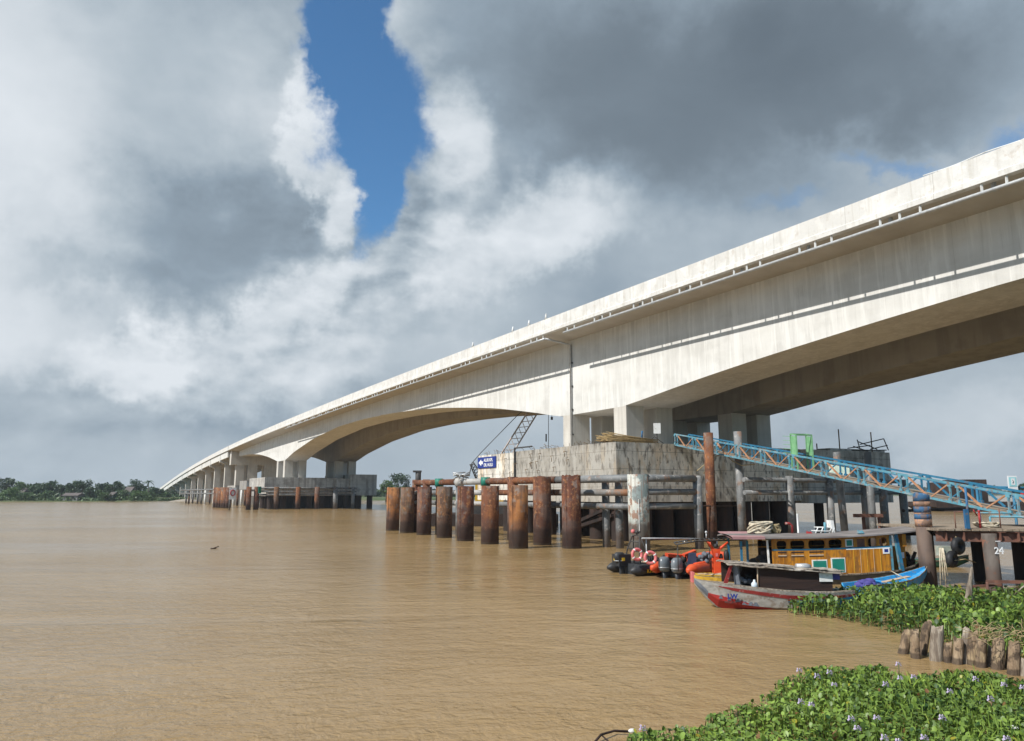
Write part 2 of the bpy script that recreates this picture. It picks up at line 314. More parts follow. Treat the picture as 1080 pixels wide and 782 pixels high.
M['wood'] = pmat('weathered_log', [(.11, .075, .045), (.25, .175, .11), (.42, .32, .21)], 3.2, .9, stretch=(1, 1, .35), coords='world',
    patch=[((.05, .035, .025), 4, .58, .68, .8), ((.50, .38, .22), 2.4, .6, .7, .5)], streak=[((.07, .05, .035), .6, 14, .54, .66)], tide=[((.07, .05, .035), .14, .05, .8)], bump=.8, bscale=18)
M['greywood'] = pmat('grey_driftwood', [(.17, .135, .10), (.33, .28, .22), (.47, .41, .33)], 4, .9, stretch=(1, 1, .25), streak=[((.10, .07, .05), .7, 16, .52, .66)], bump=.6, bscale=18)
M['deckwood'] = pmat('jetty_planks', [(.16, .12, .085), (.28, .22, .16), (.36, .30, .23)], 2, .85, stretch=(1, 3, 1), grid=[('x', .28, .012, (.04, .03, .02), .8)], bump=.3)
M['purple'] = pmat('purple_cloth', [(.05, .045, .19), (.09, .075, .28)], 3, .8)
M['canoeblue'] = pmat('bright_blue_boat_paint', [(.02, .25, .55), (.05, .36, .66)], 3, .5, patch=[((.25, .25, .22), 5, .62, .7, .5)])
M['plank'] = pmat('pale_plank', [(.45, .33, .22), (.58, .45, .32)], 5, .8)
M['tarp'] = pmat('grey_blue_tarp', [(.09, .10, .12), (.18, .20, .23)], 4, .7, bump=.4)
M['plastic'] = pmat('clear_plastic', [(.45, .55, .62), (.65, .72, .76)], 6, .15, bump=0)
M['trunk'] = pmat('tree_bark', [(.09, .07, .05), (.16, .13, .10)], 3, .9)
def leafm(name, a, b, attr=False, rough=.55, trans=.12):
    m = bpy.data.materials.new(name); m.use_nodes = True
    t = m.node_tree; N = t.nodes; L = t.links; bs = N['Principled BSDF']
    bs.inputs['Roughness'].default_value = rough
    at_ = N.new('ShaderNodeAttribute'); at_.attribute_name = 'tone'
    r = N.new('ShaderNodeValToRGB'); L.new(at_.outputs['Fac'], r.inputs[0])
    e = r.color_ramp.elements; e[0].color = (*a, 1); e[0].position = 0; e[1].color = (*b, 1); e[1].position = .8
    if attr:
        x = e.new(.93); x.color = (.30, .27, .02, 1); x = e.new(1.0); x.color = (.20, .10, .04, 1)
    L.new(r.outputs[0], bs.inputs['Base Color'])
    tr = N.new('ShaderNodeBsdfTranslucent'); L.new(r.outputs[0], tr.inputs[0])
    mx = N.new('ShaderNodeMixShader'); mx.inputs[0].default_value = trans
    L.new(bs.outputs[0], mx.inputs[1]); L.new(tr.outputs[0], mx.inputs[2]); L.new(mx.outputs[0], N['Material Output'].inputs[0])
    return m
M['hyacinth'] = leafm('hyacinth_leaf', (.022, .062, .010), (.25, .37, .06), True, .48, .15)
M['leaf_dark'] = leafm('dark_tree_leaf', (.018, .045, .016), (.048, .095, .032))
M['leaf_mid'] = leafm('mid_green_leaf', (.035, .075, .020), (.085, .15, .045))
M['leaf_light'] = leafm('light_green_leaf', (.06, .12, .03), (.13, .21, .06))
M['petal'] = pmat('lilac_petal', [(.50, .40, .60), (.68, .60, .76)], 40, .6, bump=0)
M['mud'] = pmat('river_mud', [(.10, .075, .05), (.17, .13, .09), (.22, .17, .11)], 2.2, .8, bump=.6, bscale=12)
M['bankland'] = pmat('bank_grass_soil', [(.05, .085, .025), (.09, .12, .045), (.16, .13, .08)], .12, .95, bump=.2)
M['sand'] = pmat('pale_sand', [(.26, .22, .18), (.38, .34, .28)], .3, .95)
M['housewall'] = pmat('grey_house_wall', [(.14, .15, .15), (.24, .24, .23)], .6, .8)
M['roofrust'] = pmat('rusty_tin_roof', [(.09, .075, .07), (.16, .135, .125)], .8, .7)

def water_mat():
    m = bpy.data.materials.new('muddy_water'); m.use_nodes = True
    t = m.node_tree; N = t.nodes; L = t.links; b = N['Principled BSDF']
    g = N.new('ShaderNodeNewGeometry')
    def ns(scale, st, det=4, ro=.55, dist=0):
        mp = N.new('ShaderNodeMapping'); mp.inputs['Scale'].default_value = st; mp.inputs['Rotation'].default_value = (0, 0, R(-12)); L.new(g.outputs['Position'], mp.inputs[0])
        n = N.new('ShaderNodeTexNoise'); n.inputs['Scale'].default_value = scale; n.inputs['Detail'].default_value = det; n.inputs['Roughness'].default_value = ro; n.inputs['Distortion'].default_value = dist
        L.new(mp.outputs[0], n.inputs['Vector']); return n.outputs[0]
    big = ns(.035, (1, 1.6, 1), 5)
    r = N.new('ShaderNodeValToRGB'); L.new(big, r.inputs[0]); e = r.color_ramp.elements
    e[0].position = .35; e[0].color = (.270, .176, .076, 1); e[1].position = .65; e[1].color = (.350, .238, .112, 1)
    L.new(r.outputs[0], b.inputs['Base Color'])
    b.inputs['Roughness'].default_value = .15; b.inputs['IOR'].default_value = 1.33; b.inputs['Specular IOR Level'].default_value = .4
    h1 = ns(.42, (.9, 1.3, 1), 3, .5, .9); h2 = ns(2.3, (.9, 1.15, 1), 4, .6, .8); h3 = ns(7.5, (1, 1.1, 1), 3)
    gust = ns(.06, (.6, 1.8, 1), 5, .6, .8)
    mr_ = N.new('ShaderNodeMapRange'); L.new(gust, mr_.inputs[0]); mr_.inputs[1].default_value = .35; mr_.inputs[2].default_value = .65; mr_.inputs[3].default_value = .15; mr_.inputs[4].default_value = 1.35
    def mul(a, k):
        q = N.new('ShaderNodeMath'); q.operation = 'MULTIPLY'; L.new(a, q.inputs[0])
        if isinstance(k, float): q.inputs[1].default_value = k
        else: L.new(k, q.inputs[1])
        return q.outputs[0]
    def add(a, c):
        q = N.new('ShaderNodeMath'); q.operation = 'ADD'; L.new(a, q.inputs[0]); L.new(c, q.inputs[1]); return q.outputs[0]
    hh = add(add(mul(h1, .15), mul(mul(h2, .12), mr_.outputs[0])), mul(mul(h3, .052), mr_.outputs[0]))
    bp = N.new('ShaderNodeBump'); bp.inputs['Strength'].default_value = 1.0; bp.inputs['Distance'].default_value = .55
    L.new(hh, bp.inputs['Height']); L.new(bp.outputs[0], b.inputs['Normal'])
    return m
M['water'] = water_mat()

# ------------------------------------------------------------------ mesh helpers
class MB:
    def __init__(s): s.v = []; s.f = []; s.sm = []; s.tone = []
    def quad_faces(s, fs, smooth=False):
        s.f += fs; s.sm += [smooth] * len(fs)
    def obox(s, c, ax, ay, az_):
        """oriented box: centre, three half-axis vectors"""
        c = Vector(c); ax = Vector(ax); ay = Vector(ay); az_ = Vector(az_); i = len(s.v)
        for sz in (-1, 1):
            for sx, sy in ((-1, -1), (1, -1), (1, 1), (-1, 1)):
                s.v.append(tuple(c + ax * sx + ay * sy + az_ * sz))
        s.quad_faces([(i, i+3, i+2, i+1), (i+4, i+5, i+6, i+7), (i, i+1, i+5, i+4), (i+1, i+2, i+6, i+5), (i+2, i+3, i+7, i+6), (i+3, i, i+4, i+7)])
        return s
    def box(s, x0, x1, y0, y1, z0, z1):
        return s.obox(((x0+x1)/2, (y0+y1)/2, (z0+z1)/2), ((x1-x0)/2, 0, 0), (0, (y1-y0)/2, 0), (0, 0, (z1-z0)/2))
    def beam(s, p, q, w, h):
        """bar of width w and height h from p to q"""
        p = Vector(p); q = Vector(q); d = (q - p); l = d.length; d.normalize()
        up = Vector((0, 0, 1)) if abs(d.z) < .98 else Vector((0, 1, 0))
        sd = d.cross(up).normalized(); u2 = sd.cross(d).normalized()
        return s.obox((p + q) / 2, d * l / 2, sd * w / 2, u2 * h / 2)
    def tube(s, pts, r, n=12, cap=True, closed=False):
        pts = [Vector(p) for p in pts]; k = len(pts)
        rs = r if isinstance(r, (list, tuple)) else [r] * k
        i0 = len(s.v); prev = None
        for j, p in enumerate(pts):
            if closed: d = pts[(j+1) % k] - pts[(j-1) % k]
            else: d = pts[min(j+1, k-1)] - pts[max(j-1, 0)]
            d.normalize()
            if prev is None:
                a = Vector((0, 0, 1)) if abs(d.z) < .9 else Vector((1, 0, 0))
                a = (a - d * a.dot(d)).normalized()
            else:
                a = (prev - d * prev.dot(d)).normalized()
            prev = a; b = d.cross(a)
            for q in range(n):
                t = 2 * math.pi * q / n
                s.v.append(tuple(p + (a * math.cos(t) + b * math.sin(t)) * rs[j]))
        for j in range(k - (0 if closed else 1)):
            A = i0 + j * n; B_ = i0 + ((j+1) % k) * n
            s.quad_faces([(A+q, A+(q+1) % n, B_+(q+1) % n, B_+q) for q in range(n)], True)
        if cap and not closed:
            s.quad_faces([tuple(i0 + q for q in reversed(range(n))), tuple(i0 + (k-1)*n + q for q in range(n))])
        return s
    def loft(s, secs, cap=True, smooth=False, closed=True):
        """sections: lists of points, same count each; closed ring"""
        i0 = len(s.v); n = len(secs[0])
        for sec in secs: s.v += [tuple(p) for p in sec]
        for j in range(len(secs) - 1):
            A = i0 + j*n; B_ = A + n
            s.quad_faces([(A+q, A+(q+1) % n, B_+(q+1) % n, B_+q) for q in range(n if closed else n-1)], smooth)
        if cap: s.quad_faces([tuple(i0 + q for q in reversed(range(n))), tuple(i0 + (len(secs)-1)*n + q for q in range(n))])
        return s
    def ball(s, c, r, n=10, m=7, sc=(1, 1, 1)):
        secs = []
        for j in range(m + 1):
            t = math.pi * j / m; rr = max(.001, math.sin(t)) * r; z = math.cos(t) * r
            secs.append([(c[0] + rr*math.cos(2*math.pi*q/n)*sc[0], c[1] + rr*math.sin(2*math.pi*q/n)*sc[1], c[2] + z*sc[2]) for q in range(n)])
        return s.loft(secs, True, True)
    def poly(s, pts):
        i = len(s.v); s.v += [tuple(p) for p in pts]; s.quad_faces([tuple(range(i, i+len(pts)))]); return s
    def build(s, name, mat, parent=None, frame=None, local=False):
        """verts are world coordinates; they are stored relative to the parent thing's frame (or frame=(loc, rotz))"""
        if frame is None and parent is not None: frame = FR[parent.name]
        if frame is None: frame = ((0, 0, 0), 0)
        loc, rz = frame
        V = np.array(s.v, dtype=float) - np.array(loc)
        c_, s_ = math.cos(-rz), math.sin(-rz)
        X = V[:, 0]*c_ - V[:, 1]*s_; Y = V[:, 0]*s_ + V[:, 1]*c_
        V = np.stack([X, Y, V[:, 2]], 1)
        if local: V = np.array(s.v, dtype=float)
        me = bpy.data.meshes.new(name)
        me.from_pydata(V.tolist(), [], s.f)
        me.polygons.foreach_set('use_smooth', s.sm)
        if s.tone:
            at_ = me.attributes.new('tone', 'FLOAT', 'POINT'); at_.data.foreach_set('value', s.tone)
        me.materials.append(mat); me.update()
        o = bpy.data.objects.new(name, me); col.objects.link(o)
        if parent is not None: o.parent = parent
        else: o.location = loc; o.rotation_euler = (0, 0, rz)
        FR[o.name] = frame
        return o
FR = {}
def tag(o, label=None, cat=None, group=None, kind=None):
    if label: o['label'] = label
    if cat: o['category'] = cat
    if group: o['group'] = group
    if kind: o['kind'] = kind
    return o
def thing(name, label, cat, loc=(0, 0, 0), rz=0, group=None):
    o = bpy.data.objects.new(name, None); col.objects.link(o)
    o.location = loc; o.rotation_euler = (0, 0, rz); o.empty_display_size = .3
    FR[o.name] = (tuple(loc), rz)
    return tag(o, label, cat, group)
def struct(o): return tag(o, kind='structure')
ORD = ['first', 'second', 'third', 'fourth', 'fifth', 'sixth', 'seventh', 'eighth', 'ninth', 'tenth', 'eleventh', 'twelfth', 'thirteenth', 'fourteenth', 'fifteenth', 'sixteenth', 'seventeenth', 'eighteenth', 'nineteenth', 'twentieth',
       'twenty-first', 'twenty-second', 'twenty-third', 'twenty-fourth', 'twenty-fifth', 'twenty-sixth', 'twenty-seventh', 'twenty-eighth', 'twenty-ninth', 'thirtieth']
BF = ((O[0], O[1], 0), BROT)
rnd = random.Random(7)

def text_mesh(txt, size, origin, xdir, ydir, name, mat, parent, depth=.006, bold=0.0, frame=None):
    """flat lettering: origin = lower left corner, xdir / ydir unit vectors in world"""
    cu = bpy.data.curves.new('t', 'FONT'); cu.body = txt; cu.size = size; cu.extrude = depth; cu.offset = bold; cu.resolution_u = 3
    ob = bpy.data.objects.new('t', cu); col.objects.link(ob)
    bpy.context.view_layer.update()
    me = bpy.data.meshes.new_from_object(ob)
    bpy.data.objects.remove(ob); bpy.data.curves.remove(cu)
    x = Vector(xdir); y = Vector(ydir); z = x.cross(y); o_ = Vector(origin)
    b = MB(); b.v = [tuple(o_ + x*v.co.x + y*v.co.y + z*v.co.z) for v in me.vertices]
    b.f = [tuple(p.vertices) for p in me.polygons]; b.sm = [False]*len(b.f)
    bpy.data.meshes.remove(me)
    return b.build(name, mat, parent, frame)

# ------------------------------------------------------------------ setting: water, land
m = MB(); m.poly([(-4000, -600, 0), (4000, -600, 0), (4000, 7000, 0), (-4000, 7000, 0)])
struct(m.build('river_water', M['water']))
# far bank
shore = [(-4000, 420), (-1200, 330), (-300, 306), (-215, 304), (-160, 312), (-152, 320), (-148, 330), (-120, 345), (-60, 360), (0, 420), (120, 620), (400, 900), (1200, 1300), (4000, 1700)]
m = MB(); secs = []
for (x, y) in shore:
    secs.append([(x, y, -1), (x, y + 1.5, .25), (x, y + 5, .9), (x, y + 40, 1.5), (x, 7000, 2.5)])
m.loft(secs, cap=False, closed=False); m.f = [tuple(reversed(f)) for f in m.f]
struct(m.build('far_bank_land', M['bankland']))
m = MB()
for (x0, y0, rx, ry, h) in [(-139, 322, 9, 5, 1.0), (-126, 330, 9, 5, 1.6)]:
    pts = []
    for j in range(5):
        t = j / 4; rr = 1 - t*.85
        pts.append([(x0 + rx*rr*math.cos(q/14*2*math.pi)*(1+.12*math.sin(q*3)), y0 + ry*rr*math.sin(q/14*2*math.pi), -.2 + (h+.2)*t) for q in range(14)])
    m.loft(pts, True, True)
struct(m.build('sand_bank', M['sand']))
# near bank (the photographer stands on it)
m = MB(); secs = []
for x in np.linspace(-12, 40, 40):
    edge = 9.5 - .45*max(0, 4 - x) + .3*math.sin(x*1.7) if x < 9 else 9.5 + (x - 9)*.5 + .25*math.sin(x*2.1)
    edge = max(edge, 1.0)
    secs.append([(x, edge + .8, -.3), (x, edge, .02 + .03*math.sin(x*5)), (x, edge - 1.0, .10 + .04*math.sin(x*3.1)), (x, edge - 3.5, .7), (x, edge - 8, 1.9), (x, -60, 2.1)])
m.loft(secs, cap=False, closed=False)
struct(m.build('near_bank_ground', M['mud']))

m = MB(); secs = []
for y in (-60, 0, 8, 16, 24, 32, 40, 46, 50):
    xe = max(.74*y + 3.5 + .6*math.sin(y), 14) if y < 45 else 40 + (y-45)*6
    secs.append([(xe-2, y, -.4), (xe, y, .3), (xe+3, y, .9), (xe+60, y, 1.4), (xe+400, y, 1.6)])
m.loft(secs, cap=False, closed=False); m.f = [tuple(reversed(f)) for f in m.f]
struct(m.build('right_bank_ground', M['bankland']))

# ------------------------------------------------------------------ bridge
_ta = np.array([-60, -29, -7, 0, 14, 36, 58, 79, 122, 198, 254, 322, 400, 473, 560.]); _tz = np.array([19.15, 19.25, 19.38, 19.42, 19.45, 19.5, 19.55, 19.55, 19.15, 18.0, 16.5, 13.9, 10.2, 6.3, 2.9])
_pc = np.polyfit(_ta / 300., _tz, 6)
def topz(a): return float(np.polyval(_pc, a / 300.))
wa = np.array([-60, -50, -40, -27.2, -23.1, -19.1, -11, -5.2, 3.7, 5.5, 13, 15.2, 16.3, 21.3, 27, 34.2, 43.2, 52.9, 63.3, 75, 89, 107, 123.5, 131.5, 133, 140, 141.5, 152, 164.4, 180, 197])
wz = np.array([14.6, 14.5, 14.2, 13.8, 13.5, 13.2, 12.5, 11.9, 10.8, 10.7, 10.7, 10.9, 11.2, 12.0, 12.85, 13.65, 14.5, 15.1, 15.5, 15.72, 15.6, 14.5, 12.6, 11.2, 11.05, 11.05, 11.3, 12.7, 13.9, 14.6, 14.8])
def softz(a):
    if 3.7 < a < 14: return 10.75
    if 131.8 < a < 141: return 11.1
    return float(np.mean([np.interp(a + d_, wa, wz) for d_ in (-1.2, 0, 1.2)]))
def deck(b0, name, label, end_a0=-75, full=True):
    """one carriageway: girder + slab + parapets. b0 = offset of its near edge (local x)"""
    root = thing(name, label, 'bridge', BF[0], BROT, 'twin carriageways of the concrete bridge')
    A = sorted(set([-75.] + list(np.arange(-72, 197, 2.0)) + [3.7, 14., 131.8, 141., 197.]))
    m = MB()
    for (x0, x1, skip) in ((b0+3, b0+8, None),):
        secs = []
        for a in A:
            if a > 197: continue
            z1 = topz(a) - 1.62; z0 = softz(a)
            secs.append([W(a, x0, z0), W(a, x1, z0), W(a, x1, z1), W(a, x0, z1)])
        i0 = len(m.v); n = 4
        m.loft(secs, True)
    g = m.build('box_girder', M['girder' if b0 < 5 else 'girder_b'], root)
    # underside gets a darker concrete, its shade painted into the colour
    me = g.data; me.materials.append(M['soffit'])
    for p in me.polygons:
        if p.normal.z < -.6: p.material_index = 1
    # slab with tapered wings
    m = MB(); secs = []
    AA = sorted(set(list(np.arange(-75, 197, 3.0)) + [197.] + [199.5]))
    for a in AA:
        t = topz(a)
        secs.append([W(a, b0+.02, t-1.30), W(a, b0+.02, t-1.12), W(a, b0+10.98, t-1.12), W(a, b0+10.98, t-1.30), W(a, b0+8.02, t-1.66), W(a, b0+2.98, t-1.66)][::-1])
    m.loft(secs, True)
    s_ = m.build('deck_slab', M['wing'], root)
    for k, (xo, sg) in enumerate(((b0, 1), (b0+11, -1))):
        m = MB(); secs = []
        for a in AA:
            t = topz(a)
            secs.append([W(a, xo - .04*sg, t-1.36), W(a, xo - .04*sg, t-1.08), W(a, xo + .03*sg, t-1.02), W(a, xo + .03*sg, t-.003), W(a, xo + .25*sg, t-.003), W(a, xo + .38*sg, t-1.12), W(a, xo + .38*sg, t-1.36)][::sg])
        m.loft(secs, True)
        p_ = m.build('parapet', M['parapet'], root)
    return root
near = deck(1.0, 'concrete_bridge', 'nearer carriageway of the pale concrete bridge, with drain pipe under its edge')
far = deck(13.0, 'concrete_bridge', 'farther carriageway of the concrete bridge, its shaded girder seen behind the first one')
# legs
for root, b0 in ((near, 4.0), (far, 16.0)):
    for a0, zc, za in ((3.8, 7.35, 10.75), (132.0, 7.0, 11.1)):
        for da in ((0, 1.7), (7.9, 9.6)) if a0 < 50 else ((0, 1.7), (7.3, 9.0)):
            for (c0, c1) in ((0, 1.85), (3.2, 5.0)):
                m = MB(); m.loft([[W(a0+da[0], b0+c0+.004, z), W(a0+da[0], b0+c1-.004, z), W(a0+da[1], b0+c1-.004, z), W(a0+da[1], b0+c0+.004, z)] for z in (zc-.2, za+.05)])
                m.build('column', M['column'], root)
            m = MB(); m.loft([[W(a0+da[0]+.5, b0+1.86, z), W(a0+da[0]+.5, b0+3.19, z), W(a0+da[1]-.5, b0+3.19, z), W(a0+da[1]-.5, b0+1.86, z)] for z in (zc-.2, zc+.9)])
# hanging drain pipe below the near edge + drop pipe
def pz(a): return topz(a) - 1.82
def hang(a0, a1):
    m = MB(); m.tube([W(a, 1.08, pz(a)) for a in np.arange(a0, a1, 2.0)] + [W(a1, 1.08, pz(a1))], .105, 8)
    p = m.build('drain_pipe', M['steel'], near)
    return p
p1 = hang(-72, 8.7); p2 = hang(11.8, 120)
a = -71.0; k = 0
while a < 118:
    if not (8.5 < a < 12):
        par = p1 if a < 10 else p2
        m = MB(); m.beam(W(a, 1.08, pz(a)+.05), W(a, 1.10, topz(a)-1.31), .10, .06); m.build('hanger', M['white'], par)
        if k % 3 == 1:
            m = MB(); m.beam(W(a+.75, 1.45, pz(a)+.05), W(a+.75, 1.45, topz(a)-1.34), .16, .16); m.build('drain_spout', M['steel'], par)
    a += (1.1, 1.1, 3.0)[k % 3]; k += 1
m = MB(); m.tube([W(11.8, 1.08, pz(12)), W(11.8, 3.5, pz(12)-.25), W(11.8, 3.86, pz(12)-.3), W(11.8, 3.86, 7.4)], .10, 8)
m.build('downpipe', M['steel'], near)
for z in (8.9, 11.2, 13.4, 15.6):
    m = MB(); m.beam(W(11.6, 3.93, z), W(12.0, 3.93, z), .14, .12); m.build('pipe_clamp', M['darksteel'], near)
# small posts standing on the parapet
for (u, b_) in ((576, 0), (558, 0), (541, 0), (499, 0)):
    q = ray(u, 340); n_ = PV; b1 = 1.15; t_ = ((O @ n_) + b1) / (q[:2] @ n_); X = q[:2]*t_
    aa = float((X - O) @ D)
    m = MB(); m.tube([W(aa, b1, topz(aa)-.02), W(aa, b1, topz(aa)+.55)], [.16, .05], 8)
    tag(m.build('parapet_marker', M['white'], None, frame=(W(aa, b1, topz(aa)), BROT)), None, 'marker', 'white markers on the parapet')
mk = [o for o in col.objects if o.name.startswith('parapet_marker')]
for o, w_ in zip(mk, ('rightmost', 'second from the right', 'third from the right', 'leftmost')): o['label'] = 'small white marker on top of the near parapet, %s' % w_
m = MB(); m.tube([W(a, 1.1, topz(a)+.06+.035*math.sin(a*2)) for a in np.arange(-33, -24, .5)], .03, 6)
tag(m.build('loose_cable', M['white'], None, frame=(W(-29, 1.1, 19.3), BROT)), 'thin pale cable lying along the top of the parapet at upper right', 'cable')

# end pier of the side span, far side
root = thing('bridge_pier', 'wide end pier with two dark openings where the arched span meets the viaduct', 'pier', W(200, 12, 0), BROT)
zt = topz(200) - 1.6
m = MB()
for (c0, c1, z0, z1) in ((3.7, 6.0, 4.5, 12.2), (7.1, 10.0, 4.5, 12.2), (12.2, 16.5, 4.5, 12.2), (18.5, 21.5, 4.5, 12.2)):
    q = MB(); q.loft([[W(199, c0, z), W(199, c1, z), W(201.5, c1, z), W(201.5, c0, z)] for z in (0 if z0 < 5 else z0, z1)]); q.build('column', M['column'], root)
q = MB(); q.loft([[W(198.9, c, 12.2), W(201.6, c, 12.2), W(201.6, c, zt), W(198.9, c, zt)] for c in (2.0, 24)]); q.build('crossbeam', M['column'], root)
# viaduct: piers and spans beyond
va = [218 + 24.2*i for i in range(14)]
for i, a in enumerate(va):
    t = topz(a)
    if t < 5.5: t = 5.5
    lb = '%s viaduct pier counting away from the arched bridge, a pair of pale columns' % ORD[i]
    root = thing('viaduct_pier', lb, 'pier', W(a, 7, 0), BROT, 'viaduct piers crossing to the far bank')
    for c in (3.0, 8.2, 15.0, 20.2):
        q = MB(); q.loft([[W(a-.9, c, z), W(a-.9, c+1.9, z), W(a+.9, c+1.9, z), W(a+.9, c, z)] for z in (0, t-4.45)]); q.build('column', M['column'], root)
    for c0 in (1.2, 13.2):
        q = MB(); q.loft([[W(a-1, c, t-4.45 if 1 < c-c0+.01 < 9.5 else t-3.9), W(a+1, c, t-4.45 if 1 < c-c0+.01 < 9.5 else t-3.9), W(a+1, c, t-3.35), W(a-1, c, t-3.35)] for c in (c0, c0+1.5, c0+9, c0+10.6)]); q.build('crossbeam', M['column'], root)
for b0, nm in ((1.0, 'nearer'), (13.0, 'farther')):
    root = thing('viaduct_deck', '%s carriageway of the long viaduct descending to the far bank' % nm, 'bridge', W(380, b0+5, 0), BROT, 'viaduct carriageways')
    AA = list(np.arange(200, 565, 4.0))
    m = MB(); m.loft([[W(a, b0+.02, topz(a)-1.35), W(a, b0+10.98, topz(a)-1.35), W(a, b0+10.98, topz(a)-1.1), W(a, b0+.02, topz(a)-1.1)] for a in AA]); m.build('deck_slab', M['soffit'], root)
    for xo, sg in ((b0, 1), (b0+11, -1)):
        m = MB(); m.loft([[W(a, xo, topz(a)-1.33), W(a, xo, topz(a)), W(a, xo+.28*sg, topz(a)), W(a, xo+.28*sg, topz(a)-1.33)][::sg] for a in AA]); m.build('parapet', M['parapet'], root)
    piers = [201.8] + va
    for j in range(len(piers)-1):
        a0_, a1_ = piers[j]+.35, piers[j+1]-.35
        for c in (.35, 3.9, 7.1, 10.2):
            m = MB(); m.loft([[W(a, b0+c, topz(a)-3.3), W(a, b0+c+.5, topz(a)-3.3), W(a, b0+c+.5, topz(a)-1.36), W(a, b0+c, topz(a)-1.36)] for a in np.linspace(a0_, a1_, 6)])
            m.build('girder', M['girder'], root)

# ------------------------------------------------------------------ near pile cap
root = thing('pile_cap', 'stained concrete pile cap carrying the near bridge legs', 'pile cap', BF[0], BROT, 'concrete pile caps in the river')
def blk(a0, a1, b0, b1, z0, z1, mat, name, root, bev=0.0):
    m = MB(); m.loft([[W(a0, b0, z), W(a0, b1, z), W(a1, b1, z), W(a1, b0, z)] for z in (z0, z1)])
    return m.build(name, mat, root)
blk(0, 15.5, 0, 20.3, 2.9, 7.42, M['cap'], 'concrete_block', root)
blk(15.51, 23.6, .12, 20.3, 2.9, 7.36, M['cap'], 'concrete_block', root)
blk(-.55, 23.0, 20.31, 32.1, 2.7, 7.40, M['cap_dark'], 'weathered_concrete_block', root)
blk(-.2, 1.2, 24.0, 31.9, 7.402, 7.62, M['cap_dark'], 'upstand', root)
# starter bars and wire stubs along the edge
m = MB()
for i in range(46):
    aa = rnd.uniform(.3, 22); l = rnd.uniform(.12, .45)
    m.tube([W(aa, .15, 7.3), W(aa+rnd.uniform(-.1, .1), .1, 7.4+l*.6), W(aa+rnd.uniform(-.25, .25), rnd.uniform(-.25, .1), 7.4+l)], .018, 5)
for i in range(14):
    aa = rnd.uniform(5, 19); z = rnd.uniform(5.2, 7.2); l = rnd.uniform(.3, .7)
    m.tube([W(aa, .02, z), W(aa-.1, -.35, z-.05), W(aa-.2, -.30, z-l*.5), W(aa+.05, -.15, z-l)], .028, 5)
tag(m.build('starter_bars', M['rebar'], root), kind='stuff')
m = MB(); m.beam(W(15.45, -.12, 3.0), W(15.45, -.12, 7.75), .16, .16); m.beam(W(15.45, -.12, 7.72), W(12.3, -.1, 7.72), .1, .12); m.build('cable_duct', M['darksteel'], root)
# supporting piles under the cap
for i in range(12):
    for j, aa in enumerate((1.1, 8, 15)):
        if i > 8 and j == 1: continue
        b_ = 1.1 + i*2.15 if i < 9 else (19.9, 23.6, 30.6)[i-9]
        m = MB(); m.tube([W(aa, b_, -1), W(aa, b_, 2.92)], .72 if i < 9 else .42, 14, False); m.build('support_pile', M['rust_dark'] if j else M['rust_dark'], root)
for j in range(6):
    m = MB(); m.tube([W(4.0+j*3.6, 1.0, -1), W(4.0+j*3.6, 1.0, 2.92)], .62, 14, False); m.build('support_pile', M['rust_dark'], root)
m = MB(); m.loft([[W(5, 3, z), W(5, 19.0, z), W(5.3, 19.0, z), W(5.3, 3, z)] for z in (-1, 2.9)]); m.build('sheet_pile_screen', M['rust_dark'], root)
m = MB(); m.beam(W(1.0, .3, 1.9), W(8, .3, .4), .35, .25); m.beam(W(1.0, .3, 2.6), W(6, .3, 1.2), .3, .25); m.build('brace', M['rust_dark'], root)

# sign on the cap
px = -.02
def capface(u, v, b_=0.):
    q = ray(u, v); t_ = ((O @ PV) + b_) / (q[:2] @ PV); X = q*t_
    return float((X[:2] - O) @ D), X[2] + CAM_H
a0, z1 = capface(504, 484.8, .04); a1, z0 = capface(523, 491.2, .04)
root = thing('direction_sign', 'blue sign with a white left arrow on the far end of the concrete pile cap', 'sign', W((a0+a1)/2, .08, (z0+z1)/2), BROT)
zc = (z0+z1)/2; hh = .55; lo_, hi_ = min(a0, a1), max(a0, a1)
m = MB(); m.loft([[W(lo_, .02, z), W(lo_, .08, z), W(hi_, .08, z), W(hi_, .02, z)] for z in (zc-hh, zc+hh)]); m.build('sign_panel', M['signblue'], root)
Dv = Vector((-D[0], -D[1], 0)); 
def sp(s, h): return Vector(W(hi_ - s, .0, zc + h))
Ls = hi_ - lo_
m = MB()
arrow = [(.12*Ls*.5, 0), (.26*Ls*.8, .34), (.26*Ls*.8, .15), (.30*Ls, .15), (.30*Ls, -.15), (.26*Ls*.8, -.15), (.26*Ls*.8, -.34)]
m.loft([[Vector(W(hi_ - s, off, zc + h)) for s, h in arrow] for off in (.016, .006)]); m.build('arrow', M['signwhite'], root)
text_mesh('ALUR KPL', .44, sp(Ls*.36, .08), Dv, (0, 0, 1), 'lettering', M['signwhite'], root, .006, .012)
text_mesh('DR. HULU', .44, sp(Ls*.36, -.40), Dv, (0, 0, 1), 'lettering', M['signwhite'], root, .006, .012)

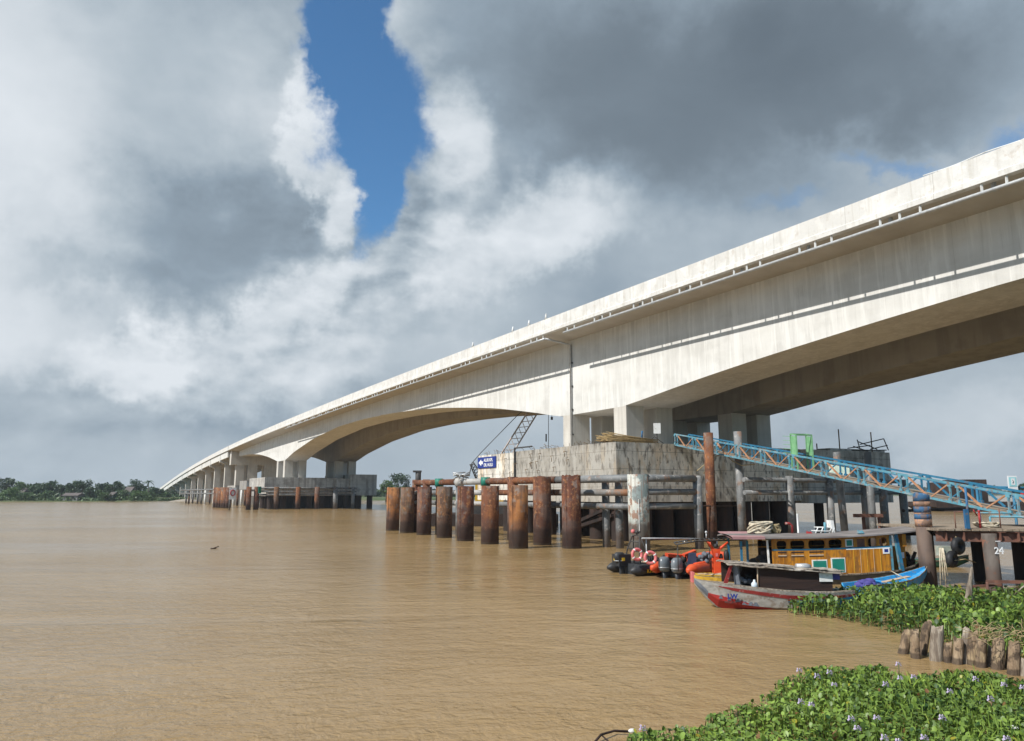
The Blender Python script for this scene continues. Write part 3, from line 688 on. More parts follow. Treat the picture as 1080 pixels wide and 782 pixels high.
# bamboo / rebar bundle on cap
m = MB()
for i in range(60):
    y0 = rnd.uniform(-.6, .6); z = 7.48 + abs(rnd.gauss(.2, .2)); a_ = 1.6 + y0; b_ = 1.0 + rnd.uniform(-.2, .4)
    m.tube([W(a_ + rnd.uniform(0, .6), b_ - .6 + rnd.uniform(-.7, .3), z + rnd.uniform(-.1, .35)), W(a_, b_ + 1.2, z), W(a_ - .2, b_ + 3.4 + rnd.uniform(-.4, .3), z*.6 + 7.47*.4)], .03, 5)
for i in range(16):
    t = rnd.uniform(0, 6.28)
    m.tube([W(2.2+.2*math.cos(t+k_), .35+.06*k_+.2*math.sin(i), 7.75+.22*math.sin(t+k_*1.1)) for k_ in range(6)], .02, 5)
tag(m.build('rod_bundle', M['bundle'], None, frame=(W(1.6, 2.5, 7.42), BROT)), 'heap of yellow-brown rods lying on the corner of the concrete cap', 'rods')
# small blue thing and cables
bp_ = at(678, 456, 60.5)
root = thing('winch', 'small blue winch on the cap at the top of the gangway', 'winch', (bp_[0], bp_[1], 7.42), 0)
m = MB(); m.box(bp_[0]-.22, bp_[0]+.22, bp_[1]-.2, bp_[1]+.2, 7.43, 8.0); m.tube([(bp_[0]-.1, bp_[1], 8.0), (bp_[0]-.05, bp_[1], 8.6)], .07, 8); m.build('body', M['blue'], root)
m = MB(); m.tube([(bp_[0]+.2, bp_[1], 7.6), (bp_[0]+1.3, bp_[1]-.2, 7.46)], .05, 6); m.tube([(bp_[0]+.1, bp_[1], 7.5), (bp_[0]+.9, bp_[1]-.3, 8.1), (bp_[0]+1.6, bp_[1]-.5, 7.5)], .03, 6); m.build('leg', M['darksteel'], root)
wp = at(693, 452, 59.5)
m = MB(); m.obox((wp[0], wp[1], wp[2]), (.28, 0, 0), (0, .03, 0), (0, 0, .42))
root = thing('notice_board', 'small white notice board on a post at the top of the gangway', 'sign', (wp[0], wp[1], 7.42)); m.build('board', M['white'], root)
m = MB(); m.tube([(wp[0]-.02, wp[1]+.05, 7.4), (wp[0]-.02, wp[1]+.05, wp[2]+.2)], .045, 8); m.build('post', M['darksteel'], root)
# rods and debris on the weathered block
for i, (u, vt, vb) in enumerate(((886, 453, 478), (920, 456, 478), (862, 468, 478))):
    p = at(u, vb, 70); m = MB(); m.tube([(p[0], p[1], 7.4), (p[0], p[1], at(u, vt, 70)[2])], .06, 6)
    tag(m.build('upright_rod', M['rebar'], None, frame=((p[0], p[1], 7.4), 0)), ['tall rod standing on the dark cap block left of the tangled bars', 'tall rod rising through the tangled bars on the dark cap block', 'short rod on the cap just right of the green frame'][i], 'rod')
m = MB()
for (u0, v0, u1, v1) in ((894, 473, 918, 470), (904, 464, 907, 474), (907, 469, 932, 463), (899, 475, 935, 475), (932, 463, 937, 475), (905, 466, 925, 474), (918, 474, 936, 470), (900, 471, 915, 476)):
    p = at(u0, v0, 69); q = at(u1, v1, 69.5); m.tube([tuple(p), tuple(q)], .05, 5)
tag(m.build('bent_bars', M['darksteel'], None, frame=(tuple(at(917, 476, 69)), 0)), 'tangle of bent reinforcing bars on the dark cap block', 'bars')

# ------------------------------------------------------------------ far pile cap
root = thing('pile_cap', 'pale concrete pile cap carrying the far bridge legs', 'pile cap', W(135, 8, 0), BROT, 'concrete pile caps in the river')
def blk2(a0, a1, b0, b1, z0, z1, mat, name):
    m = MB(); m.loft([[W(a0, b0, z), W(a0, b1, z), W(a1, b1, z), W(a1, b0, z)] for z in (z0, z1)]); return m.build(name, mat, root)
blk2(128, 147, -1.1, 15.0, 4.4, 7.05, M['cap_far'], 'concrete_block')
blk2(128.6, 146, -.6, 14.6, 2.9, 4.39, M['cap_far'], 'lower_block')
blk2(148, 158, -1.6, 8, 4.4, 6.6, M['cap_far'], 'concrete_block')
blk2(159, 172, -2.5, 8, 4.4, 5.5, M['cap_far'], 'concrete_block')
blk2(127.6, 150, 15.01, 18.3, 3.2, 6.9, M['cap_far'], 'concrete_block')
blk2(127.2, 150, 18.31, 24.7, 3.0, 7.9, M['cap_far'], 'concrete_block')
for i in range(9):
    for aa in (129.5, 138, 146):
        b_ = .6 + i*2.9
        m = MB(); m.tube([W(aa, b_, -1), W(aa, b_, 3.3)], .7, 10, False); m.build('support_pile', M['rust_dark'], root)
blk2(133, 133.3, 0, 22, -1, 3.2, M['rust_dark'], 'sheet_pile_screen')
# fender in front of far cap
root = thing('pipe_fender', 'low steel fender frame with wooden-brown posts in front of the far pile cap', 'fender', W(124, 8, 0), BROT)
for i, u in enumerate((262, 270, 291, 314, 334, 353.5, 372)):
    q = ray(u, 530); t_ = ((O @ D) + 124) / (q[:2] @ D); X = q[:2]*t_; b_ = float((X-O) @ PV)
    m = MB(); m.tube([W(124, b_, -1), W(124, b_, 4.9)], .55 if i != 6 else .4, 10)
    m.build('post', [M['rust'], M['rust_red'], M['rust_mix'], M['rust'], M['rust'], M['grey_pipe'], M['grey_pipe']][i], root)
for z in (4.65, 3.9, 3.2):
    m = MB(); m.tube([W(124.8, -3.5, z), W(124.8, 19, z)], .2, 8); m.build('rail', M['grey_pipe'], root)
m = MB(); q0 = W(123.9, -3.1, 0); m.tube([W(124, -3.05, 3.5), W(124, -3.05, 4.95)], .57, 10, False); m.build('green_band', M['dkgreen'], root)
# cluster of rust pipes (cofferdam) left of far cap
k = 0
for (u, mm) in ((227, 'rust'), (229.6, 'rust_orange'), (232.3, 'rust'), (235, 'rust_orange'), (237.5, 'rust'), (240.3, 'rust_red')):
    p = ground(u, 535.5 + .15*k); m = MB(); m.tube([(p[0], p[1], -1), (p[0], p[1], 4.9)], .66, 12)
    tag(m.build('steel_pile', M[mm], None, frame=((p[0], p[1], 0), 0)), 'rusty pile in the cluster left of the far cap, %s from left' % ORD[k], 'pile', 'tight cluster of rusty piles at the far cap'); k += 1
k = 0
for (u, mm) in ((246, 'white'), (250, 'rust_red'), (254, 'white'), (258, 'rust'), (284, 'rust_dark'), (216, 'white'), (208, 'grey_pipe'), (221, 'rust_red'), (199, 'rust_red'), (212, 'grey_pipe')):
    p = ground(u, 533.5 if u > 240 else 531.5); m = MB(); m.tube([(p[0], p[1], -1), (p[0], p[1], 4.7)], .32, 8)
    w_ = {'white': 'white painted', 'rust_red': 'red-brown', 'rust': 'rust-brown', 'rust_dark': 'dark', 'grey_pipe': 'grey'}[mm]
    tag(m.build('steel_pile', M[mm], None, frame=((p[0], p[1], 0), 0)), 'thin %s post by the far cap, %s' % (w_, ['touching the rust cluster on its right', 'second right of the cluster', 'third right of the cluster', 'fourth right of the cluster', 'in the gap under the cap', 'second left of the cluster', 'fourth left of the cluster', 'first left of the cluster', 'leftmost of the row', 'third left of the cluster'][k]), 'pile', 'thin posts around the far cap'); k += 1
m = MB()
for z in (4.5, 3.4): m.tube([tuple(ground(190, 531)*[1, 1, 0] + [0, 0, z]), tuple(ground(226, 534)*[1, 1, 0] + [0, 0, z])], .2, 8)
m.tube([tuple(ground(196, 531)*[1, 1, 0] + [0, 0, -1]), tuple(ground(196, 531)*[1, 1, 0] + [0, 0, 4.6])], .3, 8)
m.tube([tuple(ground(203, 531)*[1, 1, 0] + [0, 0, -1]), tuple(ground(203, 531)*[1, 1, 0] + [0, 0, 4.6])], .3, 8)
pp = ground(205, 531)
tag(m.build('fender_rail', M['grey_pipe'], None, frame=((pp[0], pp[1], 0), 0)), 'grey pipe railing on posts left of the rusty pile cluster, below the viaduct', 'railing')
pp = W(122.5, -9, 0); m = MB(); m.loft([[W(123, b_, z) for b_, z in ((-9.2, 2.2), (-7.8, 2.2), (-7.8, 4.7), (-9.2, 4.7))], [W(123.1, b_, z) for b_, z in ((-9.2, 2.2), (-7.8, 2.2), (-7.8, 4.7), (-9.2, 4.7))]])
root = thing('warning_board', 'red and white board on the posts beside the rusty pile cluster', 'sign', W(123, -8.5, 0), BROT); m.build('panel', M['white'], root)
m = MB(); m.tube([W(122.95, -8.5+.45*math.cos(t*.6), 3.6+.6*math.sin(t*.6)) for t in range(11)], .12, 6, closed=True); m.build('red_ring', M['red'], root)
m = MB(); m.tube([W(123.2, -9, -1), W(123.2, -9, 4.7)], .15, 6); m.build('post', M['grey_pipe'], root)

# ------------------------------------------------------------------ big front piles
fp = [(414, 560, 4.12, 'rust_orange', 'orange-brown'), (429, 562.3, 4.1, 'rust_mix', 'grey-streaked brown'), (447, 564.5, 4.12, 'rust_red', 'purple-brown'), (468.5, 567.6, 4.1, 'rust_mix', 'brown and grey-green'),
      (490.7, 571, 4.1, 'rust_red', 'dark red-brown'), (516.7, 574.3, 4.1, 'rust', 'rust-brown'), (546.8, 579, 4.1, 'rust_orange', 'bright orange-brown'),
      (572, 575.3, 4.72, 'rust', 'tall'), (603.2, 579, 4.75, 'rust_red', 'tall dark rusty'), (674.8, 582.5, 4.75, 'pale_pile', 'tall pale grey flaking')]
for i, (u, v, zt, mm, w_) in enumerate(fp):
    p = ground(u, v); y = p[1] + .55; x = p[0] * y / p[1]
    m = MB(); r_ = .64 if i < 9 else .66; n = 28
    # open-ended pipe: outer wall, rim, inner wall, water/soil plug
    ring = lambda rr, z: [(x + rr*math.cos(2*math.pi*q/n), y + rr*math.sin(2*math.pi*q/n), z + (rnd.uniform(-.025, .02)*(3.2 if i in (7, 8) else 1) if z > 3 else 0)) for q in range(n)]
    m.loft([ring(r_, -1.2), ring(r_, 2.0), ring(r_*1.003, zt), ring(r_-.03, zt), ring(r_-.03, zt-.8)], True, True)
    for q_ in range(len(m.sm)): m.sm[q_] = True
    if i == 7:
        w = 'tall rust-brown steel pile with ragged top, just right of the bright orange-brown one'
    else:
        w = '%s steel pile in the river, %s from left of the front row' % (w_, ORD[i])
    root = thing('steel_pile', w, 'pile', (x, y, 0), 0, 'big steel piles along the front of the fender')
    m.build('pipe_shaft', M[mm], root)
    if i in (6, 8, 4, 0):
        a_ = -2.2
        q = MB(); q.beam((x + r_*math.cos(a_), y + r_*math.sin(a_), -.5), (x + r_*math.cos(a_), y + r_*math.sin(a_), zt-.05), .07, .05); q.build('weld_seam', M[mm], root)
    if i == 9:
        q = MB(); q.beam((x - .1, y - r_-.01, 1.2), (x - .1, y - r_-.01, 3.2), .04, .04); q.build('pale_conduit', M['white'], root)

# second row of slimmer piles with rails
root = thing('pipe_fender', 'three-rail pipe fender frame behind the row of big rusty piles', 'fender', W(4, -5, 0), BROT)
def WA(a, b, z): return W(a, b, z)
P0 = (-8.3, -3.95); P1 = (21.0, -7.8)
def RL(t, z, off=0.0): return W(P0[0] + (P1[0]-P0[0])*t, P0[1] + (P1[1]-P0[1])*t + off, z)
def tu(u):
    return min(((abs(RL(t, 0)[0]/RL(t, 0)[1] - (u-540)/802.), t) for t in np.linspace(0, 1, 600)))[1]
seg_m = ['grey_pipe', 'grey_rust_pipe', 'rust', 'grey_rust_pipe']
for zi, (z, r_) in enumerate(((4.52, .26), (3.62, .22), (2.72, .2))):
    br = [0, tu(588), tu(509), tu(480), 1.0]
    for j in range(4):
        mm = [('grey_pipe', 'rust', 'pale_grey', 'rust'), ('grey_rust_pipe', 'rust', 'pale_grey', 'grey_pipe'), ('grey_pipe', 'grey_pipe', 'pale_grey', 'grey_pipe')][zi][j]
        m = MB(); m.tube([RL(br[j] + .001, z), RL(br[j+1] - .001, z)], r_, 14); m.build('rail', M[mm], root)
for (u, mt) in ((540, 'rust_red'), (512, 'rust'), (484, 'grey_pipe'), (463, 'rust'), (449, 'rust'), (437.5, 'rust_red'), (629.5, 'grey_pipe'), (643.5, 'grey_pipe')):
    q = ray(u, 530); best = min(((abs((q[:2]*(RL(t, 0)[1]/q[1]))[0] - RL(t, 0)[0]), t) for t in np.linspace(0, 1, 400)))
    t = best[1]; p = RL(t, 0, .75 if u > 600 else .05)
    rr = .42 if u < 600 else .26
    if u < 530: rr = .34
    m = MB(); m.tube([(p[0], p[1], -1), (p[0], p[1], 4.82 if u < 600 else 4.3)], rr, 16); pst = m.build('post', M[mt], root)
    if u in (512, 484, 463):
        m = MB(); m.tube([(p[0]-.06, p[1]-.05, 4.15), (p[0]-.06, p[1]-.05, 4.86)], rr + .03, 16); m.build('green_band' if u != 484 else 'pale_band', M['dkgreen'] if u != 484 else M['pale_grey'], pst)
# front-right rails (seen square on)
for (z, r_) in ((4.52, .23), (3.66, .2), (2.75, .19)):
    m = MB(); m.tube([W(-8.0, -4.2, z), W(-7.9, .55, z)], r_, 14); m.build('rail', M['grey_pipe'], root)
    if z > 3:
        m = MB(); m.tube([W(-7.9, .6, z), W(1, 1.2, z)], r_*.8, 12)
m = MB(); m.tube([W(-7.9, .62, -1), W(-7.9, .62, 4.72)], .29, 16); m.build('post', M['grey_pipe'], root)
m = MB(); m.tube([W(-7.0, .3, 2.72), W(-7.0, 5.0, 2.72)], .05, 8); m.build('thin_rail', M['rust_dark'], root)

root = thing('pipe_fender', 'two-rail grey pipe fender frame in front of the shaded face of the pile cap', 'fender', W(-8, 12, 0), BROT)
for (b_, zt) in ((9.3, 4.8), (13.55, 4.75), (17.6, 4.6), (19.8, 4.7), (22.3, 4.6)):
    m = MB(); m.tube([W(-8, b_, -1), W(-8, b_, zt)], .27 if b_ < 15 else .3, 14); m.build('post', M['grey_pipe'], root)
for z in (4.5, 3.62):
    m = MB(); m.tube([W(-7.9, 4.9, z), W(-7.9, 23.0, z)], .165, 12); m.build('rail', M['grey_pipe'], root)
m = MB(); m.tube([W(-8.1, 22.0, 2.2), W(-8.1, 31, 2.3)], .12, 10); m.build('rail', M['rust_dark'], root)
# tall free piles around the gangway
tall = [(751.5, 566, 51.5, 7.72, .33, 'rust', 'tall rusty pile rising in front of the upper end of the blue gangway', 0),
        (783.5, 570, 52.0, 7.85, .28, 'grey_pipe', 'tall grey pile standing right behind the upper gangway', 0),
        (893.0, 575, 46.5, 6.12, .22, 'grey_pipe', 'slim leaning grey pile just in front of the middle of the gangway', -.22),
        (922.5, 575, 51.0, 6.35, .24, 'grey_pipe', 'slim grey pile behind the gangway near its middle', 0),
        (843, 575, 44.0, 2.4, .07, 'steel', 'thin pale pole rising beside the orange cabin boat roof', 0)]
for (u, v, Y, zt, r_, mm, lb, lean) in tall:
    q = at(u, v, Y); x = q[0]
    m = MB(); m.tube([(x - lean*.1, Y, -1), (x + lean, Y, zt)], r_, 18)
    tag(m.build('mooring_pile' if r_ > .1 else 'pole', M[mm], None, frame=((x, Y, 0), 0)), lb, 'pile' if r_ > .1 else 'pole')
# brown beam between posts
p0 = at(901, 544, 45); p1_ = at(930, 544, 45)
root = thing('mooring_rack', 'low dark brown beam on two posts behind the roof of the orange boat', 'beam', (p0[0], 45, 0))
m = MB(); m.beam(tuple(p0), tuple(p1_), .35, .2); m.build('beam', M['rust_beam'], root)
for t in (.35, .92):
    x = p0[0] + (p1_[0]-p0[0])*t; m = MB(); m.tube([(x, 45.1, -1), (x, 45.1, p0[2])], .1, 8); m.build('post', M['rust_beam'], root)
# dark vertical stub pipe beyond first piles, at (441,497)
p = at(441, 507, 74); m = MB(); m.tube([(p[0], 74, 4.0), (p[0], 74, 5.75)], .28, 10); m.box(p[0]-.5, p[0]+.3, 73.7, 74.3, 5.6, 5.78)
tag(m.build('vent_pipe', M['darksteel'], None, frame=((p[0], 74, 4.4), 0)), 'short black upright pipe with a bent top above the left rusty piles', 'pipe')
p = at(489, 503, 63.5); m = MB()
for i in range(14):
    m.tube([(p[0]+rnd.uniform(-.9, .6), 63.4+rnd.uniform(-.3, .3), 4.8+rnd.uniform(-.1, .5)), (p[0]+rnd.uniform(-.6, .6), 63.5+rnd.uniform(-.3, .3), 4.8+rnd.uniform(0, .65))], .06, 6)
tag(m.build('scrap_heap', M['steel'], None, frame=((p[0], 63.5, 4.75), 0)), 'small heap of grey scrap on top of the pipe rail', 'scrap')

# ------------------------------------------------------------------ crane behind the cap
YC = 86.
cb = at(522, 500, YC)
root = thing('crawler_crane', 'lattice boom crane standing behind the concrete pile cap', 'crane', (cb[0], YC, 0), 0)
def lattice(p, q, w0, w1, n, r_, name, mat, parent):
    p = Vector(p); q = Vector(q); d = (q-p).normalized(); sd = Vector((0, 1, 0)); up = sd.cross(d).normalized()
    m = MB(); cor = ((-1, -1), (1, -1), (1, 1), (-1, 1)); L_ = []
    for j in range(n+1):
        t = j/n; w = w0 + (w1-w0)*t; c = p + (q-p)*t
        L_.append([c + sd*sx*w/2 + up*su*w/2 for sx, su in cor])
    for k in range(4): m.tube([x[k] for x in L_], r_*1.5, 5)
    for j in range(n):
        for k in range(4): m.beam(L_[j][k], L_[j+1][(k+1) % 4], r_*1.5, r_*1.5)
    return m.build(name, mat, parent)
bt = at(577, 411, YC); bb = at(524, 496, YC)
lattice(bb, bt, 1.1, 1.0, 14, .05, 'boom', pmat('crane_boom_paint', [(.34, .29, .26), (.55, .46, .42)], 3, .6, patch=[((.5, .45, .4), 1.2, .55, .65, .6)]), root)
m = MB(); m.box(cb[0]-2.2, cb[0]+2.0, YC-1.4, YC+1.4, 2.2, 4.6); m.build('cab', M['yellowhull'], root)
m = MB(); m.box(cb[0]-3.2, cb[0]+3.2, YC-2.2, YC-1.2, 1.3, 2.2); m.box(cb[0]-3.2, cb[0]+3.2, YC+1.2, YC+2.2, 1.3, 2.2); m.build('tracks', M['darksteel'], root)
g0 = at(503, 505, YC); g1 = at(497.5, 489, YC); g2 = at(507, 478, YC)
lattice(at(505, 503, YC), g1, .8, .45, 5, .045, 'gantry', M['darksteel'], root)
m = MB(); m.tube([tuple(g1), tuple(g0)], .04, 5); m.tube([tuple(g1), tuple(g2), tuple(at(547, 437, YC)), tuple(bt)], .045, 5); m.tube([tuple(g1), tuple(at(495, 502, YC))], .05, 5); m.build('pendant_line', M['darksteel'], root)
m = MB(); h1 = at(578.5, 462, YC); m.tube([tuple(at(578.5, 411, YC)), tuple(at(578.5, 475, YC))], .035, 5); m.tube([tuple(at(582, 411, YC)), tuple(at(582, 441, YC))], .035, 5)
m.tube([tuple(at(582, 440, YC)), tuple(at(582, 443, YC))], .13, 6); m.tube([tuple(at(576, 458, YC)), tuple(at(576, 466, YC))], .08, 6); m.build('hoist_line', M['darksteel'], root)
# barge under it
tag(MB().box(cb[0]-7, cb[0]+7, YC-4, YC+4, -.3, 1.29).build('work_barge', M['rust_dark'], None, frame=((cb[0], YC, 0), 0)), 'dark work barge under the crane behind the pile cap', 'barge')

# ------------------------------------------------------------------ gangway truss
GA = Vector(at(712, 469.5, 58.8)); GB = Vector(at(1080, 545.8, 30.5))
gd = (GB - GA); GE = GB + gd.normalized()*2.3
L_ = (GE - GA).length; gu = (GE - GA).normalized()
gs = gu.cross(Vector((0, 0, 1))).normalized()
if gs.x < 0: gs = -gs
root = thing('gangway', 'long sloping light blue truss gangway from the pile cap down to the jetty', 'gangway', tuple(GA), 0)
HT = .86; up = Vector((0, 0, 1)); WD = 1.25
for side, (mt, mt2) in enumerate((('cyan', 'cyan'), ('deepblue', 'deepblue'))):
    o_ = gs * (WD*side)
    m = MB(); m.beam(GA + o_, GE + o_, .09, .10); m.build('bottom_chord', M[mt], root)
    m = MB(); m.beam(GA + o_ + up*HT, GE + o_ + up*HT, .09, .09)
    for k in range(12):
        for dd in (0, .42):
            s_ = k*(L_/11) + dd
            if s_ < L_-.2:
                c0 = GA + o_ + gu*s_ + up*(HT-.10); m.obox(c0, gu*.10, gs*.048, up*.07)
                c0 = GA + o_ + gu*s_ + up*.10; m.obox(c0, gu*.10, gs*.048, up*.06)
    m.build('top_chord', M[mt], root)
    if side:
        m = MB(); m.beam(GA + o_ + up*(HT*.72), GE + o_ + up*(HT*.72), .05, .05); m.build('handrail', M[mt], root)
    n = 11; st = L_/n; md = MB()
    for k in range(n+1):
        for dd in (0, .42):
            s_ = k*st + dd
            if s_ > L_: continue
            q = MB(); q.beam(GA + o_ + gu*s_ + up*.05, GA + o_ + gu*s_ + up*(HT-.05), .075, .075); q.build('vertical_post', M[mt], root)
    for k in range(n):
        a_ = k*st + .42 + .06; b_ = (k+1)*st - .06; c_ = (a_*.48 + b_*.52)
        q = MB(); q.beam(GA + o_ + gu*a_ + up*(HT-.06), GA + o_ + gu*(c_-.1) + up*.06, .06, .08); q.build('diagonal_brace', M['orange' if side == 0 else 'deepblue'], root)
        q = MB(); q.beam(GA + o_ + gu*b_ + up*(HT-.06), GA + o_ + gu*(c_+.1) + up*.06, .05, .06); q.build('diagonal_brace', M['orange' if side == 0 else 'deepblue'], root)
m = MB(); c_ = (GA + GE)/2 + gs*WD/2 + up*.02
m.obox(c_, gu*L_/2, gs*(WD/2-.05), gu.cross(gs).normalized()*.03); m.build('walkway', M['deckwood'], root)
m = MB()
for k in range(12):
    m.beam(GA + gu*(k*st+.2) - up*.04, GA + gs*WD + gu*(k*st+.2) - up*.04, .06, .06)
m.build('cross_members', M['deepblue'], root)
def gat(Yq, across, h):
    t = (GA.y - Yq) / (GA.y - GB.y); p = GA + (GB - GA)*t
    return p + gs*across + up*h
root = thing('portal_frame', 'pale green portal frame standing over the middle of the gangway', 'steel frame', tuple(gat(44.6, .6, 0)), 0)
for (Yq, ac) in ((44.8, .08), (44.3, .08), (44.8, WD-.08), (44.3, WD-.08)):
    p = gat(Yq, ac, 0); m = MB(); m.beam(p, p + up*2.1, .08, .08); m.build('leg', M['green'], root)
m = MB(); 
for a_, b_ in (((44.8, .08), (44.8, WD-.08)), ((44.3, .08), (44.3, WD-.08)), ((44.8, .08), (44.3, .08)), ((44.8, WD-.08), (44.3, WD-.08))):
    m.beam(gat(*a_, 2.1), gat(*b_, 2.1), .07, .08)
m.build('top_rail', M['green'], root)
for ac, y0, y1, nm in ((.08, 44.75, 44.35, 'side_panel'), (WD-.08, 44.75, 44.35, 'side_panel')):
    m = MB(); m.loft([[gat(y0, ac+o_, .85), gat(y1, ac+o_, .85), gat(y1, ac+o_, 2.0), gat(y0, ac+o_, 2.0)] for o_ in (-.015, .015)]); m.build(nm, M['green'], root)
m = MB()
for k in range(5): m.beam(gat(45.1, -.25, .95+k*.25), gat(44.8, .08, .95+k*.25), .025, .025)
m.build('side_rungs', M['green'], root)
# pale banner hanging on the gangway middle
bpos = at(884, 498, 44.6)
m = MB(); m.obox(tuple(bpos), gu*1.0, gs*.015, up*.36)
root2 = tag(m.build('banner', pmat('pale_banner_cloth', [(.30, .45, .38), (.62, .66, .60)], 4, .8), None, frame=(tuple(bpos), 0)), 'pale green and white faded banner tied to the middle of the gangway', 'banner')
# cables hanging under the upper gangway
m = MB(); m.tube([tuple(at(735, 497, 54)), tuple(at(752, 483, 54)), tuple(at(764, 478, 54)), tuple(at(772, 486, 52.5)), tuple(at(782, 491, 51)), tuple(at(796, 490, 50))], .035, 6)
m.tube([tuple(at(755, 478, 53.6)), tuple(at(748, 488, 54)), tuple(at(742, 500, 54))], .03, 6)
tag(m.build('loose_cable', M['tanrope'], None, frame=(tuple(at(764, 486, 53)), 0)), 'tan cable looping under the upper part of the gangway', 'cable')

# ------------------------------------------------------------------ jetty on the right
JZ = 2.24; JX0 = 16.7; JX1 = 34.0; JY0 = 29.3; JY1 = 34.0
def jy(x, off=0): return JY0 - .22*(x - JX0)*.9 + off
root = thing('jetty', 'rust-brown steel and plank jetty at the foot of the gangway', 'jetty', (JX0, JY0, 0), 0)
m = MB(); m.loft([[(x, jy(x), JZ-.09), (x, jy(x)+4.6, JZ-.09), (x, jy(x)+4.6, JZ), (x, jy(x), JZ)] for x in (JX0-.3, JX1)]); m.build('plank_deck', M['deckwood'], root)
m = MB()
for k in range(60):
    x = JX0 - .2 + k*.29
    if rnd.random() < .6: m.box(x, x+.24, jy(x)-.12-rnd.uniform(0, .06), jy(x)+.1, JZ-.085, JZ-.012)
m.build('plank_ends', M['deckwood'], root)
m = MB()
m.beam((JX0-.2, jy(JX0-.2)+.12, JZ-.30), (JX1, jy(JX1)+.12, JZ-.30), .02, .34)
for zz in (-.13, -.48): m.beam((JX0-.2, jy(JX0-.2)+.12, JZ+zz), (JX1, jy(JX1)+.12, JZ+zz), .22, .03)
for k in range(26):
    x = JX0 + .1 + k*.62; m.beam((x, jy(x)+.03, JZ-.46), (x, jy(x)+.03, JZ-.14), .03, .16)
m.build('edge_beam', M['rust_beam'], root)
m = MB()
for k in range(20):
    x = JX0 + k*.85; m.beam((x, jy(x)+.14, JZ-.17), (x, jy(x)+4.5, JZ-.17), .10, .14)
m.beam((JX0, jy(JX0)+4.3, JZ-.35), (JX1, jy(JX1)+4.3, JZ-.35), .2, .3)
m.build('joist', M['rust_dark'], root)
for (u, vb, r_, mm, off) in ((1035.5, 613, .27, 'rust_dark', 0), (1078, 611, .26, 'rust_dark', 0), (1120, 613, .26, 'rust_dark', 0), (1160, 613, .26, 'rust_dark', 0)):
    p = ground(u, vb); m = MB(); m.tube([(p[0], p[1], -1), (p[0], p[1], JZ-.2)], r_, 16); m.build('jetty_pile', M[mm], root)
# numbered pile in front
p = ground(1053, 627); m = MB(); x, y = p[0], p[1]+.2
root = thing('mooring_pile', 'brown-grey pile with the number 24 painted on it, in front of the jetty beam', 'pile', (x, y, 0))
m.tube([(x+.05, y, -1), (x, y, 2.12)], .245, 20); m.build('shaft', pmat('brown_grey_steel', [(.07, .055, .045), (.14, .115, .095), (.19, .155, .125)], 1.5, .75, stretch=(1, 1, .4), patch=[((.25, .09, .04), 3, .64, .7, .6)], tide=[((.08, .05, .04), 1.0, .25, .6)], bump=.15), root)
text_mesh('24', .34, (x-.02, y-.262, 1.42), (1, 0, 0), (0, 0, 1), 'number', M['signwhite'], root, .012, .004)
m = MB(); m.beam((x+.05, y-.262, 1.86), (x+.24, y-.25, 1.87), .01, .03); m.build('paint_line', M['signwhite'], root)
# blue banded pile
p = ground(984, 618.5); x, y = p[0], p[1]+.3
root = thing('mooring_pile', 'thick pile with blue and orange painted bands at the left end of the jetty', 'pile', (x, y, 0))
m = MB(); m.tube([(x+.03, y, -1), (x+.012, y, 2.45)], .30, 22); m.build('shaft', pmat('brown_pile_steel', [(.06, .045, .038), (.13, .09, .07), (.17, .12, .09)], 1.5, .75, stretch=(1, 1, .4), tide=[((.05, .035, .03), 1.0, .25, .7)], bump=.15), root)
zz = [2.45, 2.68, 2.86, 3.04, 3.22, 3.60]
for k, mm in enumerate(('orange', 'blue', 'orange', 'blue', 'orange')):
    pass
bands = [(2.28, 2.56, 'band_orange'), (2.561, 2.76, 'band_blue'), (2.761, 2.82, 'band_orange'), (2.821, 3.06, 'band_blue'), (3.061, 3.26, 'band_orange')]
for (z0, z1, mm) in bands:
    m = MB(); m.tube([(x+.012, y, z0), (x+.01, y, z1)], .312, 22); m.build('painted_band', M[mm], root)
m = MB(); m.tube([(x+.01, y, 3.261), (x+.01, y, 3.52), (x+.02, y, 3.58)], [.310, .300, .24], 22); m.build('painted_top', M['band_blue'], root)
# things standing on the jetty
def jp(u, v, Y): return at(u, v, Y)
root = thing('blue_post', 'thick blue upright post on the jetty edge with a thin blue mast above', 'post', tuple(jp(1026, 563, 28.9)*[1, 1, 0] + [0, 0, JZ]))
p = jp(1026, 563, 28.75); m = MB(); m.beam((p[0], p[1]+.3, JZ), (p[0], p[1]+.3, 2.98), .14, .12); m.build('post', M['blue'], root)
m = MB(); m.tube([(p[0]+.1, p[1]+.35, JZ), (p[0]+.1, p[1]+.35, 3.83)], .045, 8); m.build('mast', M['blue'], root)
m = MB(); p = jp(1034, 556, 29.4); m.tube([(p[0], p[1], JZ), (p[0], p[1], 2.85)], .04, 8); m.ball((p[0], p[1], 2.88), .055); m.tube([(p[0]-.02, p[1]+.1, 2.7), (p[0]-.15, p[1]+.1, 2.95)], .025, 6)
tag(m.build('standpipe', M['red'], None, frame=((p[0], p[1], JZ), 0)), 'short red standpipe beside the blue post on the jetty', 'standpipe')
